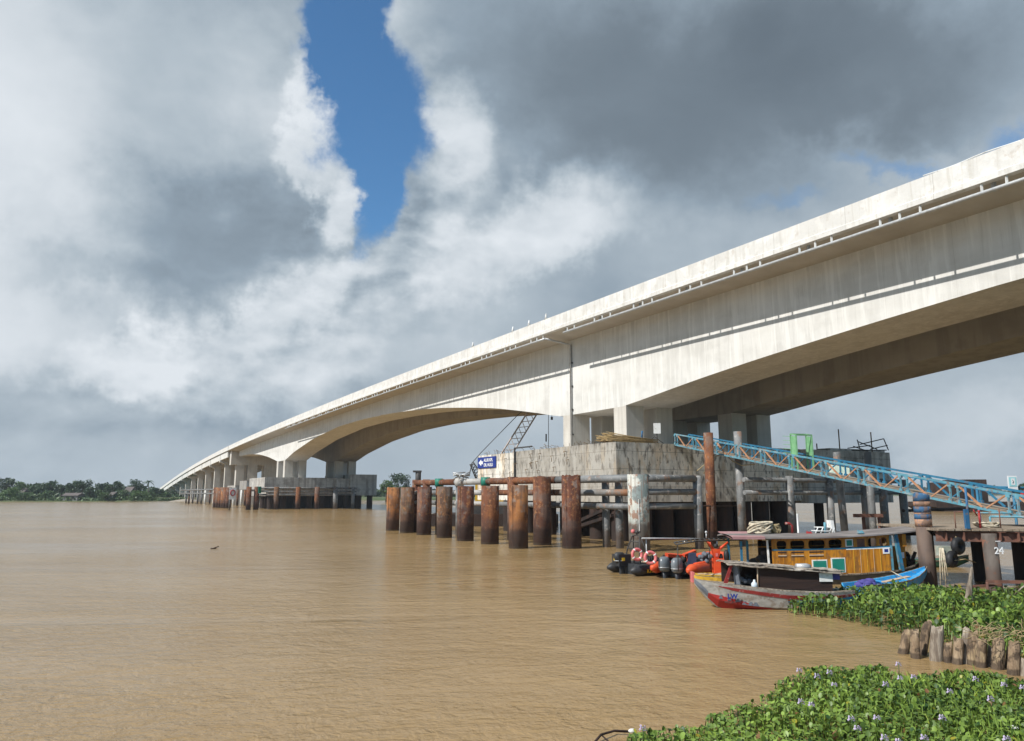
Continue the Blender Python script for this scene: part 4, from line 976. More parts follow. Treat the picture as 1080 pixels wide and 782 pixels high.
def coil(cx, cy, cz, rx, rz, n, seed, r_=.035, name='rope_coil', mat='rope', dy=None):
    rr = random.Random(seed); m = MB(); pts = []
    t = 0; nn = n*14
    wob = [rr.uniform(.75, 1.15) for _ in range(n+2)]; offs = [rr.uniform(-1, 1) for _ in range(n+2)]
    for i in range(nn):
        k = i/14; ki = int(k); f = k-ki
        w = wob[ki]*(1-f) + wob[ki+1]*f; o_ = offs[ki]*(1-f) + offs[ki+1]*f
        th = i/14*2*math.pi
        pts.append((cx + math.cos(th)*rx*w + o_*rx*.25, cy + math.sin(th)*(dy or rx*.6)*w, cz + abs(math.sin(th*.5+o_*2))*rz*w + .03))
    m.tube(pts, r_, 6); return m
p = jp(1040, 558, 29.6)
tag(coil(p[0], p[1], JZ, .45, .18, 9, 3, .03).build('rope_coil', M['rope'], None, frame=((p[0], p[1], JZ), 0)), 'pale rope coil lying on the jetty planks by the blue post', 'rope')
zr = 2.87; p = jp(1055.5, 556, 29.3); m = MB(); m.tube([(p[0], p[1], JZ), (p[0], p[1], 3.0)], .025, 6)
tag(m.build('stanchion', M['rust_beam'], None, frame=((p[0], p[1], JZ), 0)), 'thin rusty upright on the jetty deck right of the rope coil', 'post')
m = MB(); p = jp(1008, 556, 29.3); m.tube([(p[0], p[1], JZ), (p[0], p[1], zr)], .025, 6)
p = jp(1008, 556, 29.3); q = jp(1027, 556, 29.1); m.tube([(p[0], p[1], zr), (q[0], q[1], zr)], .02, 6)
tag(m.build('handrail', M['rust_beam'], None, frame=((p[0], p[1], JZ), 0)), 'thin rusty handrail left of the blue post on the jetty deck', 'handrail')
m = MB(); p = jp(1044, 545, 31); q = jp(1110, 549, 30); m.tube([tuple(p), tuple((p+q)/2 + [0, 0, .06]), tuple(q)], .045, 8)
m.tube([tuple(jp(1030, 541, 31)), tuple(jp(1062, 541.5, 31)), tuple(jp(1115, 551, 30.5))], .03, 8); m.tube([(jp(1100, 545, 30)[0], 30, JZ), tuple(jp(1100, 549, 30))], .04, 8); m.tube([(p[0], 31, JZ), tuple(p)], .04, 8)
tag(m.build('handrail', M['cyan'], None, frame=((p[0], p[1], JZ), 0)), 'light blue pipe handrail along the jetty right of the blue post', 'handrail')
# sign board on back rail
YS = 36.
p0 = at(1062.5, 502, YS); p1_ = at(1074, 517.7, YS)
root = thing('notice_board', 'pale cyan and white board on the blue rail behind the jetty at far right', 'sign', (p0[0], YS, JZ))
m = MB(); m.box(p0[0], p1_[0], YS, YS+.04, p1_[2], p0[2]); m.build('board', M['signwhite'], root)
w = p1_[0]-p0[0]; h = p0[2]-p1_[2]
m = MB(); m.box(p0[0]+w*.1, p1_[0]-w*.1, YS-.012, YS-.002, p1_[2]+h*.28, p0[2]-h*.1); m.build('cyan_panel', M['signcyan'], root)
m = MB(); m.box(p0[0]+w*.32, p1_[0]-w*.28, YS-.02, YS-.014, p1_[2]+h*.38, p0[2]-h*.18); m.build('white_emblem', M['signwhite'], root)
m = MB(); m.tube([(p0[0]+w*.45, YS-.03, p1_[2]+h*.5), (p0[0]+w*.55, YS-.03, p1_[2]+h*.62), (p0[0]+w*.45, YS-.03, p1_[2]+h*.72)], .012, 5); m.build('small_mark', M['darksteel'], root)
m = MB()
m.tube([tuple(at(1028, 513.5, YS+.2)), tuple(at(1130, 516, YS+.2))], .055, 8)
for u in (1030, 1068, 1110):
    p = at(u, 514, YS+.2); m.tube([(p[0], p[1], -1), (p[0], p[1], p[2])], .06, 8)
p = at(1050, 514, YS)
tag(m.build('blue_rail', M['deepblue'], None, frame=((p[0], YS, 0), 0)), 'deep blue horizontal rail on posts behind the gangway foot', 'railing')
p = at(1128, 524, 38)
root = thing('awning', 'red canopy showing behind the gangway at the right edge', 'awning', (p[0], 38, 0))
m = MB(); m.loft([[(p[0]-1.4, y, p[2]-.1), (p[0]-.9, y, p[2]+.35), (p[0]+2.4, y, p[2]+.35), (p[0]+2.4, y, p[2]-.1)] for y in (37.4, 40)]); m.build('canopy', M['red'], root)
for dx in (-1.1, 2.1):
    m = MB(); m.tube([(p[0]+dx, 38.5, -.5), (p[0]+dx, 38.5, p[2])], .06, 8); m.build('post', M['darksteel'], root)
# tyres, box and ropes under the jetty
def tyre(c, r_, w, name, label, axis='y', mat='black', tilt=0):
    m = MB(); pts = []
    for k in range(20):
        t = k/20*2*math.pi
        if axis == 'y': pts.append((c[0] + r_*math.cos(t), c[1] + tilt*math.cos(t), c[2] + r_*math.sin(t)))
        else: pts.append((c[0] + tilt*math.cos(t), c[1] + r_*math.cos(t), c[2] + r_*math.sin(t)))
    m.tube(pts, w, 10, closed=True)
    return tag(m.build(name, M[mat], None, frame=(tuple(c), 0)), label, 'tyre', 'old tyres used as fenders')
c = at(1010.5, 576, 29.0); tyre(c, .21, .13, 'tyre_fender', 'black tyre hanging under the jetty beam, the upper of two', tilt=.12)
c2 = at(1004, 590, 28.8); tyre(c2, .19, .13, 'tyre_fender', 'black tyre below the jetty, the lower of two by the hanging ropes', tilt=.15)
m = MB(); m.tube([(c[0], c[1], c[2]+.2), (c[0], c[1]+.1, JZ-.3)], .02, 6); m.tube([tuple(c2 + [.1, 0, -.05]), tuple(at(1018, 590, 29)), tuple(at(1029, 593.5, 30.8))], .022, 6)
tag(m.build('mooring_line', M['tanrope'], None, frame=(tuple(c), 0)), 'thin mooring line from the lower tyre to a dark jetty pile', 'rope')
b = at(996, 581, 29.1); m = MB(); m.loft([[(b[0]-.26, b[1]-.1, b[2]-.18), (b[0]+.16, b[1]-.1, b[2]-.18), (b[0]+.26, b[1]-.1, b[2]+.17), (b[0]-.26, b[1]-.1, b[2]+.17)], [(b[0]-.26, b[1]+.15, b[2]-.18), (b[0]+.16, b[1]+.15, b[2]-.18), (b[0]+.26, b[1]+.15, b[2]+.17), (b[0]-.26, b[1]+.15, b[2]+.17)]])
tag(m.build('float_block', pmat('grey_green_foam', [(.22, .24, .18), (.42, .43, .36)], 6, .8), None, frame=(tuple(b), 0)), 'grey-green block hanging beside the blue banded pile', 'float')
m = MB()
for k, (du, vb_) in enumerate(((0, 618), (2.2, 612), (4.5, 619), (6, 608))):
    m.tube([tuple(at(991+du*.6, 578, 29.0-.02*k)), tuple(at(991.5+du, 595, 28.95)), tuple(at(992+du*1.3, vb_, 28.9))], .022, 6)
tag(m.build('hanging_ropes', M['rope'], None, frame=(tuple(at(993, 598, 28.9)), 0)), 'pale ropes hanging down from the grey-green block to the plants', 'rope')
# low wooden rail in front of numbered pile
root = thing('low_rail', 'low weathered wooden rail in front of the numbered pile', 'railing', tuple(ground(1040, 640)))
m = MB(); m.beam(tuple(at(1040, 613.5, 26.2)), tuple(at(1130, 615, 25.3)), .10, .10); m.beam(tuple(at(1020, 619, 26.4)), tuple(at(1056, 617, 26.3)), .08, .07); m.build('rail', M['rust_beam'], root)
for u in (1041, 1079, 1110):
    p = at(u, 614, 26.0); q = MB(); q.tube([(p[0], p[1], -.3), (p[0], p[1], p[2])], .045, 7); q.build('post', M['rust_beam'], root)
m = MB(); m.tube([tuple(at(1070, 628, 25.5)), tuple(at(1078, 620, 25.2)), tuple(at(1090, 612, 25))], .03, 6)
tag(m.build('leaning_stick', M['greywood'], None, frame=(tuple(at(1075, 625, 25.3)), 0)), 'thin stick leaning at the right edge below the jetty', 'stick')

# ------------------------------------------------------------------ boats
def hull(name, root, mat, pts, inner=None, smooth=True):
    """pts: list of (x, ycentre, halfbeam, zkeel, zgunwale) along the boat; hard chine section"""
    m = MB(); secs = []
    for (x, y, hb, zk, zg) in pts:
        zc_ = zk + (zg-zk)*.35
        secs.append([(x, y-hb, zg), (x, y-hb*.86, zc_), (x, y-hb*.35, zk), (x, y+hb*.35, zk), (x, y+hb*.86, zc_), (x, y+hb, zg), (x, y+hb*.9, zg-.01), (x, y+hb*.75, zc_+.1*(zg-zk)+.08), (x, y-hb*.75, zc_+.1*(zg-zk)+.08), (x, y-hb*.9, zg-.01)])
    m.loft(secs, True)
    return m.build(name, mat, root)
def strip(name, root, mat, pts, side=-1, off=.012, f0=0., f1=.2, chine=.35):
    """painted strake on the hull's side: fractions f0..f1 of the side height measured from gunwale down"""
    m = MB(); top = []; bot = []
    def P(pt, f):
        (x, y, hb, zk, zg) = pt; zc_ = zk + (zg-zk)*chine
        z = zg + (zc_-zg)*f; hw = hb + (hb*.86-hb)*f
        if f > 1: 
            g = min(1, (f-1)); z = zc_ + (zk-zc_)*g; hw = hb*.86 + (hb*.35-hb*.86)*g
        return (x, y + side*(hw+off), z)
    secs = []
    for i, pt in enumerate(pts):
        a0_ = f0[i] if isinstance(f0, (list, tuple)) else f0; a1_ = f1[i] if isinstance(f1, (list, tuple)) else f1
        p, q = P(pt, a0_), P(pt, a1_)
        secs.append([p, q, (q[0], q[1]-side*.02, q[2]), (p[0], p[1]-side*.02, p[2])])
    m.loft(secs, True); return m.build(name, mat, root)

# --- orange cabin boat
YB = 30.6
X = lambda u, Y=YB: at(u, 600, Y)[0]
Z = lambda v, Y=YB: at(540, v, Y)[2]
ya = 30.0; hbm = .95
root = thing('passenger_boat', 'amber wooden cabin boat with grey roof and teal panels, moored by the jetty', 'boat', (X(860), 31.2, 0))
yc = 31.3
hp = []
for (u, hb, zk, zg) in ((734, .16, -.02, .30), (742, .38, -.08, .27), (756, .64, -.15, .26), (780, .85, -.25, .30), (830, .98, -.3, .34), (900, 1.0, -.3, .42), (945, .95, -.25, .56), (965, .75, -.1, .74), (979, .3, .35, .92)):
    hp.append((X(u), yc, hb, zk, zg))
hull('hull', root, pmat('dark_boat_hull', [(.03, .028, .022), (.07, .06, .045)], 3, .6), hp)
strip('rubbing_strake', root, M['greywood'], hp, f0=-.03, f1=.10)
strip('yellow_strake', root, M['yellowhull'], hp[6:], f0=.3, f1=.45, off=.02)
m = MB(); m.loft([[(x, y-hb*.93, zg+.02), (x, y+hb*.93, zg+.02), (x, y+hb*.93, zg+.05), (x, y-hb*.93, zg+.05)] for (x, y, hb, zk, zg) in hp[:5]]); m.build('bow_deck', M['yellowhull'], root); strip('yellow_bow_strake', root, M['yellowhull'], hp[:4], f0=.05, f1=.9, off=.025)
m = MB()
for k in range(3): m.beam((X(739+k*6), yc-.2-.18*k, .35), (X(768), yc-.65+.35*k, .35), .10, .03)
m.build('bow_planks', M['plank'], root)
m = MB(); m.box(hp[0][0]-.04, hp[0][0]+.06, yc-.2, yc+.2, .0, .40); m.build('stem_block', M['pink'], root)
# cabin: side walls with window openings
yn = yc - .86; yf = yc + .86
def wallz(x): # cabin floor / sill / top as functions of x
    t = (x - X(814)) / (X(956) - X(814))
    return .36 + .12*max(0, t)**2, 1.12 + .16*max(0, t)**1.6, 1.80 + .20*max(0, t)**1.6
def wallpanel(u0, u1, f0, f1, mat, name, y, th=.04, par=None):
    m = MB(); secs = []
    for x in np.linspace(X(u0), X(u1), 4):
        b_, s_, t_ = wallz(x); z0 = b_ + (t_-b_)*f0; z1 = b_ + (t_-b_)*f1
        secs.append([(x, y, z0), (x, y+th, z0), (x, y+th, z1), (x, y, z1)])
    m.loft(secs, True); return m.build(name, mat, par or root)
for y in (yn, yf):
    near_ = (y == yn)
    for (u0, u1) in ((814, 819), (829.5, 833.5), (848.5, 852.5), (870, 874), (888, 892), (900.5, 904), (912, 915.5), (924.5, 927.5), (935.5, 938), (952, 956)):
        wallpanel(u0, u1, .66, .97, M['amber'], 'window_post', y)
    wallpanel(814, 938, .92, 1.02, M['amber'], 'top_rail', y-.004)
    wallpanel(814, 938, .66, .70, M['deepblue'] if near_ else M['amber'], 'sill_rail', y-.012)
    if near_:
        wallpanel(814, 892.5, .0, .66, M['amber'], 'wall_panel', y)
        wallpanel(891, 937.5, .02, .64, M['amber'], 'boarded_panel', y-.03)
        wallpanel(892, 938, .64, .66, M['white'], 'trim', y-.034)
        wallpanel(892, 938, -.01, .02, M['plank'], 'trim', y-.034)
        for u in (899, 906, 913, 920, 927): wallpanel(u, u+.35, .03, .64, M['plank'] if u in (906, 920) else M['yellowhull'], 'batten', y-.045, .015)
        for (u0, u1) in ((820, 829), (834, 847), (853, 868)):
            wallpanel(u0, u1, .59, .625, M['brownboard'], 'slot', y-.008); wallpanel(u0, u1, .48, .50, M['brownboard'], 'slot', y-.008); wallpanel(u0, u1, .51, .54, M['plank'], 'slat', y-.01)
        for (u0, u1, f0, f1) in ((855, 871, .05, .40), (875, 890, .05, .44), (891.5, 899.5, .72, .92)):
            o_ = wallpanel(u0, u1, f0, f1, M['white'], 'teal_window', y-.02)
            wallpanel(u0+1.2, u1-1.2, f0+.025, f1-.03, M['teal'], 'pane', y-.034, .01, o_)
        wallpanel(904, 912, .70, .93, M['rust_beam'], 'closed_shutter', y)
        o_ = wallpanel(930, 937, .50, .66, M['signwhite'], 'notice', y-.05, .012)
        wallpanel(931.5, 935.5, .54, .62, M['signblue'], 'notice_print', y-.056, .005, o_)
        wallpanel(940, 952, .02, .66, M['amber'], 'boarded_panel', y+.35)
        wallpanel(950, 957, .02, .97, M['amber'], 'boarded_panel', y+.2)
        wallpanel(951, 955, .35, .50, M['signwhite'], 'notice', y+.17, .012)
    else:
        wallpanel(814, 940, .0, .86, M['brownboard'], 'wall_panel', y)
wallpanel(938.2, 940.5, .05, .95, M['cyan'], 'door_frame', yn-.03)
q = MB(); q.beam((X(945), yn-.04, wallz(X(945))[2]), (X(949.5), yn-.04, .52), .12, .05); q.build('leaning_plank', M['deepblue'], root)
q = MB(); q.beam((X(943), yn-.04, wallz(X(945))[2]), (X(946.5), yn-.04, .55), .05, .05); q.build('leaning_plank', M['cyan'], root)
m = MB()
for (u0, u1) in ((819, 829.5), (833.5, 848.5), (852.5, 870), (874, 888), (892, 900.5), (904, 912), (915.5, 924.5), (927.5, 935.5)):
    for (ua, sg) in ((u0, 1), (u1, -1)):
        for (f, sf) in ((.70, 1), (.92, -1)):
            xa = X(ua); b_, q0, t_ = wallz(xa); z = b_ + (t_-b_)*f; dx = .085*sg; dz = .085*sf
            m = MB(); m.loft([[(xa, y, z), (xa+dx, y, z), (xa+dx*.35, y, z+dz*.35), (xa, y, z+dz)] for y in (yn+.002, yn+.036)])
            m.build('corner_trim', M['amber'], root)
# seats / dark interior
m = MB()
for k in range(6): m.box(X(822+k*14), X(829+k*14), yc-.5, yc+.5, .4, 1.0 + .06*math.sin(k*2))
m.box(X(816), X(938), yc+.2, yc+.8, .38, 1.2)
m.build('seat_row', M['dark'], root)
m = MB(); m.box(X(852), X(872), yc-.4, yc-.2, .9, 1.35); m.build('blue_crate', M['blue'], root)
# front posts (blue), yellow coaming
for (u, y) in ((781.5, yn), (792, yn+.5), (781, yf)):
    q = MB(); q.beam((X(u), y, .42), (X(u), y, 1.68), .08, .08); q.build('canopy_post', M['deepblue'], root)
q = MB(); q.beam((X(810), yn-.02, .42), (X(809), yn-.02, 1.72), .07, .05); q.build('canopy_post', M['white'], root)
q = MB(); q.beam((X(779), yn-.02, .46), (X(814), yn-.02, .44), .06, .08); q.beam((X(779.5), yn-.02, .42), (X(778.5), yn-.02, .95), .05, .05); q.build('coaming', M['yellowhull'], root)
q = MB()
for i in range(9): q.ball((X(794)+rnd.uniform(0, .75), yc+rnd.uniform(-.5, .3), .6+rnd.uniform(0, .35)), rnd.uniform(.12, .25), 7, 5, (1.3, 1, .8))
q.build('covered_engine', M['dark'], root)
# roof: gently cambered, rising to the stern
def rz_(x):
    t = (x - X(771)) / (X(968) - X(771)); return 1.83 + .05*t + .42*max(0, t-.35)**2*1.4
m = MB(); secs = []
for t in np.linspace(0, 1, 12):
    x = X(771) + (X(968)-X(771))*t; z = rz_(x); wv = 1.12 if t < .95 else 1.0
    sec = [(x, yc + wv*s, z + .10*(1-s*s)) for s in np.linspace(-1, 1, 9)] + [(x, yc + wv*s, z - .055 + .09*(1-s*s)) for s in np.linspace(1, -1, 9)]
    secs.append(sec)
m.loft(secs, True); m.build('roof', M['roofgrey'], root)
q = MB(); q.loft([[(X(771)+(X(805)-X(771))*t, yc-1.14, rz_(X(771))-.06), (X(771)+(X(805)-X(771))*t, yc-1.14, rz_(X(771))+.045), (X(771)+(X(805)-X(771))*t, yc+1.0, rz_(X(771))+.145), (X(771)+(X(805)-X(771))*t, yc+1.0, rz_(X(771))+.12)] for t in (0, 1)]); q.build('roof_edge', M['roofpink'], root)
# stern gear
m = MB()
for i in range(10): m.tube([(X(957)+rnd.uniform(0, .4), yc+rnd.uniform(-.5, .5), .55+rnd.uniform(0, .3)), (X(966)+rnd.uniform(-.3, .3), yc+rnd.uniform(-.5, .5), .75+rnd.uniform(0, .5))], rnd.uniform(.03, .08), 6)
m.build('stern_gear', M['rust_dark'], root)
c = (X(974), yc-.85, .62); tyre(c, .22, .10, 'tyre_fender', 'grey-black tyre hanging off the stern of the amber cabin boat', axis='x', mat='dark', tilt=.08)
tyre((X(968), yc+.1, 1.0), .14, .07, 'tyre_fender', 'small dark tyre lying on the stern of the amber cabin boat', tilt=.1)
# rope heaps on its roof
rx = X(812); z0 = rz_(rx)+.08
o_ = coil(rx-.12, yc-.1, z0, .42, .42, 14, 11, .042); tag(o_.build('rope_coil', M['rope'], None, frame=((rx, yc, z0), 0)), 'big pale cream rope heap on the roof of the amber boat', 'rope', 'rope heaps on the cabin roof')
o_ = coil(rx+.52, yc, z0, .22, .34, 9, 12, .036); tag(o_.build('rope_coil', M['tanrope'], None, frame=((rx+.5, yc, z0), 0)), 'smaller tan rope heap beside the cream one on the boat roof', 'rope', 'rope heaps on the cabin roof')
# white anchor/propeller-like gear on roof
ax_ = X(877); z0 = rz_(ax_)+.1
root = thing('white_chairs', 'stacked white plastic garden furniture lying on the roof of the amber boat', 'chairs', (ax_, yc, z0))
m = MB(); m.box(ax_-.34, ax_+.25, yc-.25, yc+.25, z0+.06, z0+.09); m.box(ax_-.22, ax_+.32, yc-.2, yc+.25, z0+.20, z0+.23)
m.obox((ax_+.38, yc, z0+.24), (.06, 0, .0), (0, .22, 0), (-.02, 0, .26)); m.build('seat', M['white'], root)
for (dx, dz) in ((-.36, 0), (-.15, 0), (.2, 0), (.33, 0)):
    q = MB(); q.tube([(ax_+dx, yc-.22, z0-.03), (ax_+dx+.12, yc-.2, z0+.2)], .025, 6); q.build('leg', M['white'], root)
q = MB(); q.tube([(ax_+.05, yc-.2, z0-.02), (ax_+.06, yc-.2, z0+.42)], .05, 8); tag(q.build('blue_bottle', M['cyan'], None, frame=((ax_+.05, yc-.2, z0), 0)), 'light blue bottle standing among the white furniture on the boat roof', 'bottle')
for (u, mm, nm, lb) in ((908, 'cyan', 'blue_rag', 'small light blue rag on the edge of the amber boat roof'), (861, 'red', 'red_rag', 'small red object on the roof left of the white furniture')):
    x = X(u); m = MB(); z = rz_(x)+.06; y = yc-.9 if u > 900 else yc-.2
    m.loft([[(x-.13, y-.08, z), (x+.12, y-.1, z), (x+.14, y+.1, z), (x-.1, y+.12, z)], [(x-.12, y-.05, z+.08), (x+.05, y-.06, z+.12), (x+.1, y+.05, z+.05), (x-.08, y+.06, z+.14)]])
    tag(m.build(nm, M[mm], None, frame=((x, y, z), 0)), lb, 'cloth')
x = X(845); m = MB(); z = rz_(x)+.08; m.tube([(x, yc, z-.02), (x, yc, z+.32), (x-.12, yc, z+.42), (x-.28, yc, z+.42)], .055, 8)
tag(m.build('exhaust_pipe', M['darkred'], None, frame=((x, yc, z), 0)), 'bent dark red exhaust pipe rising from the roof of the amber boat', 'exhaust pipe')

# --- grey boat with shelter in front
YG = 23.9
XG = lambda u: at(u, 620, YG)[0]
ZG = lambda v: at(540, v, YG)[2]
ycg = YG + .62
root = thing('wooden_boat', 'small grey wooden boat with red bottom and dark brown shelter', 'boat', (XG(800), ycg, 0))
gp_ = []
for (u, hb, zk, vg) in ((737.5, .04, .72, 612.5), (743, .14, .50, 614), (750, .26, .26, 615.5), (760, .42, .02, 617), (775, .56, -.12, 618.5), (800, .66, -.2, 621), (830, .68, -.22, 624), (860, .66, -.2, 625.5), (885, .58, -.15, 625.5), (905, .4, 0, 625)):
    gp_.append((XG(u), ycg, hb, zk, ZG(vg)))
hull('hull', root, M['greyhull'], gp_)
n = len(gp_)
strip('red_stripe', root, M['darkred'], gp_[3:], f0=[.12, .12, .16, .22, .22, .2, .2], f1=[.16, .28, .36, .44, .46, .4, .4])
strip('blue_stripe', root, M['deepblue'], gp_[6:], f0=[.60, .48, .42, .4], f1=[.62, .85, .9, .9])
strip('red_boot', root, M['darkred'], gp_[6:9], f0=[.47, .75, 1.], f1=[.55, .98, 1.25])
strip('red_bottom', root, M['red'], gp_[2:6], f0=[.95, .72, .74, .97], f1=[1., 1., 1., 1.], off=.016)
strip('red_bottom', root, M['red'], gp_[2:7], f0=[1., 1., 1., 1., 1.3], f1=[1.7, 1.9, 1.9, 1.7, 1.35], off=.016)
strip('dark_stem', root, M['tarp'], gp_[0:3], f0=[.2, .45, .8], f1=[1., 1., 1.], off=.014); strip('dark_stem', root, M['tarp'], gp_[0:3], f0=[1., 1., 1.], f1=[1.6, 1.6, 1.6], off=.014)
# saw-tooth pattern above the red
m = MB()
for u in (763, 771, 779, 786, 792, 797):
    x = XG(u); i = int(np.searchsorted([p[0] for p in gp_], x)); pa, pb = gp_[i-1], gp_[i]; t = (x-pa[0])/(pb[0]-pa[0]); hb = pa[2]+(pb[2]-pa[2])*t; zk = pa[3]+(pb[3]-pa[3])*t; zg = pa[4]+(pb[4]-pa[4])*t
    f = .80 if u < 785 else .92; zc_ = zk+(zg-zk)*.35; z = zg+(zc_-zg)*f; y = ycg-(hb*(1-.14*f)+.022)
    m.loft([[(x-.10, y+d_, z-.03), (x+.10, y+d_, z-.05), (x+.03, y+.008+d_, z+.075), (x-.04, y+.008+d_, z+.07)] for d_ in (0, .012)])
m.build('saw_tooth_paint', M['tarp'], root)
xx = XG(767); text_mesh('LW', .20, (xx, ycg-.60, ZG(631.5)), (.985, -.17, 0), (0, .02, 1), 'lettering', M['signblue'], root, .012, .008)
text_mesh('MAJU JAYA', .075, (XG(764), ycg-.585, ZG(636)), (.985, -.16, -.03), (0, .02, 1), 'lettering', M['darksteel'], root, .012, .001)
# deck planks at bow
m = MB(); m.loft([[(x, y-hb*.9, zg-.03), (x, y+hb*.9, zg-.03), (x, y+hb*.9, zg+.005), (x, y-hb*.9, zg+.005)] for (x, y, hb, zk, zg) in gp_[:6]]); m.build('bow_deck', M['greywood'], root)
m = MB(); m.loft([[(x, y-hb*.95, zg-.02), (x, y-hb*.95+.16, zg-.02), (x, y-hb*.95+.16, zg+.03), (x, y-hb*.95, zg+.03)] for (x, y, hb, zk, zg) in gp_[4:]]); m.build('side_deck', M['greywood'], root)
# shelter
yn2 = ycg-.50; yf2 = ycg+.5
def rzg(u): return ZG(595.5 + (u-770)*.075)
m = MB(); secs = []
for k, u in enumerate(np.linspace(768, 890, 16)):
    z = rzg(u); x = XG(u)
    secs.append([(x, ycg + s*.66, z + .07*(1-s*s) + .012*math.sin(k*2.3+s*3)) for s in np.linspace(-1, 1, 7)] + [(x, ycg + s*.66, z-.03 + .07*(1-s*s) + .012*math.sin(k*1.3)) for s in np.linspace(1, -1, 7)])
m.loft(secs, True)
for k in range(22):
    u = rnd.uniform(770, 880); x = XG(u); l = rnd.uniform(.2, .8)
    m.obox((x, ycg-.66+rnd.uniform(0, .8), rzg(u)+.05+rnd.uniform(0, .03)), (l/2, 0, -.01), (0, rnd.uniform(.02, .06), 0), (0, 0, .008))
m.build('shelter_roof', M['oldroof'], root)
m = MB(); m.loft([[(XG(801), yn2, ZG(621)), (XG(801), yn2+.03, ZG(621)), (XG(801), yn2+.03, rzg(801)-.02), (XG(801), yn2, rzg(801)-.02)], [(XG(880), yn2, ZG(624)), (XG(880), yn2+.03, ZG(624)), (XG(880), yn2+.03, rzg(880)-.02), (XG(880), yn2, rzg(880)-.02)]])
m.build('side_board', M['brownboard'], root)
m = MB(); m.loft([[(XG(772), yf2, ZG(618)), (XG(772), yf2+.03, ZG(618)), (XG(772), yf2+.03, rzg(772)-.02), (XG(772), yf2, rzg(772)-.02)], [(XG(880), yf2, ZG(624)), (XG(880), yf2+.03, ZG(624)), (XG(880), yf2+.03, rzg(880)-.02), (XG(880), yf2, rzg(880)-.02)]])
m.build('side_board', M['brownboard'], root)
m = MB(); m.loft([[(XG(772), y, rzg(772)-.03), (XG(764.5), y, ZG(615.5)), (XG(768.5), y, ZG(616)), (XG(775), y, rzg(775)-.03)] for y in (yn2-.02, yn2+.02)]); m.build('front_board', M['darkred'], root)
m = MB(); m.loft([[(XG(776), y+.02*math.sin(k*3), rzg(776)-.04) if k == 0 else (XG(776+k*1.6), y+.05*math.sin(k*2), rzg(776)-.04) for k in range(5)] + [(XG(784-k*1.9), y+.05*math.cos(k*2), ZG(617.5)) for k in range(5)] for y in (yn2+.03, yn2+.06)]); m.build('hanging_cloth', M['tarp'], root)
m = MB(); m.tube([(XG(800.5), yn2-.02, ZG(620.5)), (XG(801), yn2-.02, rzg(801))], .022, 6); m.build('canopy_post', M['plank'], root)
m = MB(); m.box(XG(866), XG(880), yn2-.045, yn2-.03, ZG(614), ZG(605)); m.build('pale_patch', M['white'], root)
m = MB(); m.box(XG(880), XG(888), yn2-.02, yn2+.1, ZG(612), ZG(604.5)); m.build('blue_cloth', M['purple'], root)
m = MB(); m.box(XG(806), XG(812), ycg-.2, ycg+.2, ZG(622), ZG(612)); m.build('rear_box', M['rust_beam'], root)
m = MB(); m.box(XG(796), XG(802), ycg+.1, ycg+.3, ZG(622), ZG(609)); m.box(XG(786), XG(799), ycg+.05, ycg+.4, ZG(620), ZG(613)); m.build('dark_box', M['dark'], root)
t_ = tyre((XG(785), ycg+.12, ZG(602)), .13, .06, 'tyre', 'dark tyre hanging inside the shelter of the grey boat'); t_.data.materials[0] = pmat('dusty_tyre', [(.03, .03, .032), (.07, .07, .072)], 5, .7)
m = MB()
for k in range(12): m.ball((XG(783)+rnd.uniform(0, .45), ycg-.35+rnd.uniform(0, .4), ZG(616)-.03+rnd.uniform(0, .12)), rnd.uniform(.03, .09), 6, 4)
tag(m.build('bundle', M['tarp'], None, frame=((XG(787), ycg-.2, ZG(618)), 0)), 'grey bundle of gear inside the open front of the grey boat shelter', 'bundle')
x = XG(797.5); y = ycg-.47; z = ZG(621.5)
m = MB(); m.tube([(x, y, z), (x, y, z+.15), (x, y, z+.21), (x, y, z+.27)], [.10, .10, .04, .03], 14)
tag(m.build('water_jug', M['plastic'], None, frame=((x, y, z), 0)), 'clear plastic water jug on the side deck of the grey boat', 'jug')
x = XG(855); m = MB(); z = rzg(855)+.09; m.tube([(x-.3, ycg-.3, z), (x+.02, ycg-.3, z), (x+.16, ycg-.3, z-.01)], [.09, .10, .07], 12)
tag(m.build('grey_roll', M['steel'], None, frame=((x, ycg-.3, z), 0)), 'grey cylindrical roll lying on the grey boat roof', 'roll')

# --- blue canoe
ca_ = R(33); root = thing('open_canoe', 'small bright blue open wooden boat beside the amber boat', 'boat', (12.55, 27.45, 0), ca_)
kp = [(-.5, 0, .46, -.1, .40), (.2, 0, .54, -.15, .38), (1.2, 0, .60, -.15, .38), (2.2, 0, .56, -.1, .42), (3.1, 0, .40, 0, .50), (3.9, 0, .20, .2, .64), (4.35, 0, .04, .46, .76)]
_MB = MB
class LB(_MB):
    def build(s, name, mat, parent=None, frame=None, local=False): return _MB.build(s, name, mat, parent, frame, True)
MB = LB
hull('hull', root, M['canoeblue'], kp)
for sd_ in (-1, 1): strip('gunwale', root, M['greywood'], kp, side=sd_, f0=-.05, f1=.12, off=.02)
m = MB(); m.loft([[(x, -hb*.72, .06), (x, hb*.72, .06), (x, hb*.72, .07), (x, -hb*.72, .07)] for (x, y, hb, zk, zg) in kp[:5]]); m.build('bottom_boards', M['deepblue'], root)
m = MB(); m.beam((1.0, -.25, .40), (3.0, -.05, .46), .20, .03); m.build('loose_plank', M['plank'], root)
for xx_, mm_ in ((.6, 'cyan'), (1.7, 'canoeblue'), (3.3, 'canoeblue')):
    m = MB(); m.beam((xx_, -.5 if xx_ < 3 else -.3, .34), (xx_, .5 if xx_ < 3 else .3, .34), .2, .03); m.build('thwart', M[mm_], root)
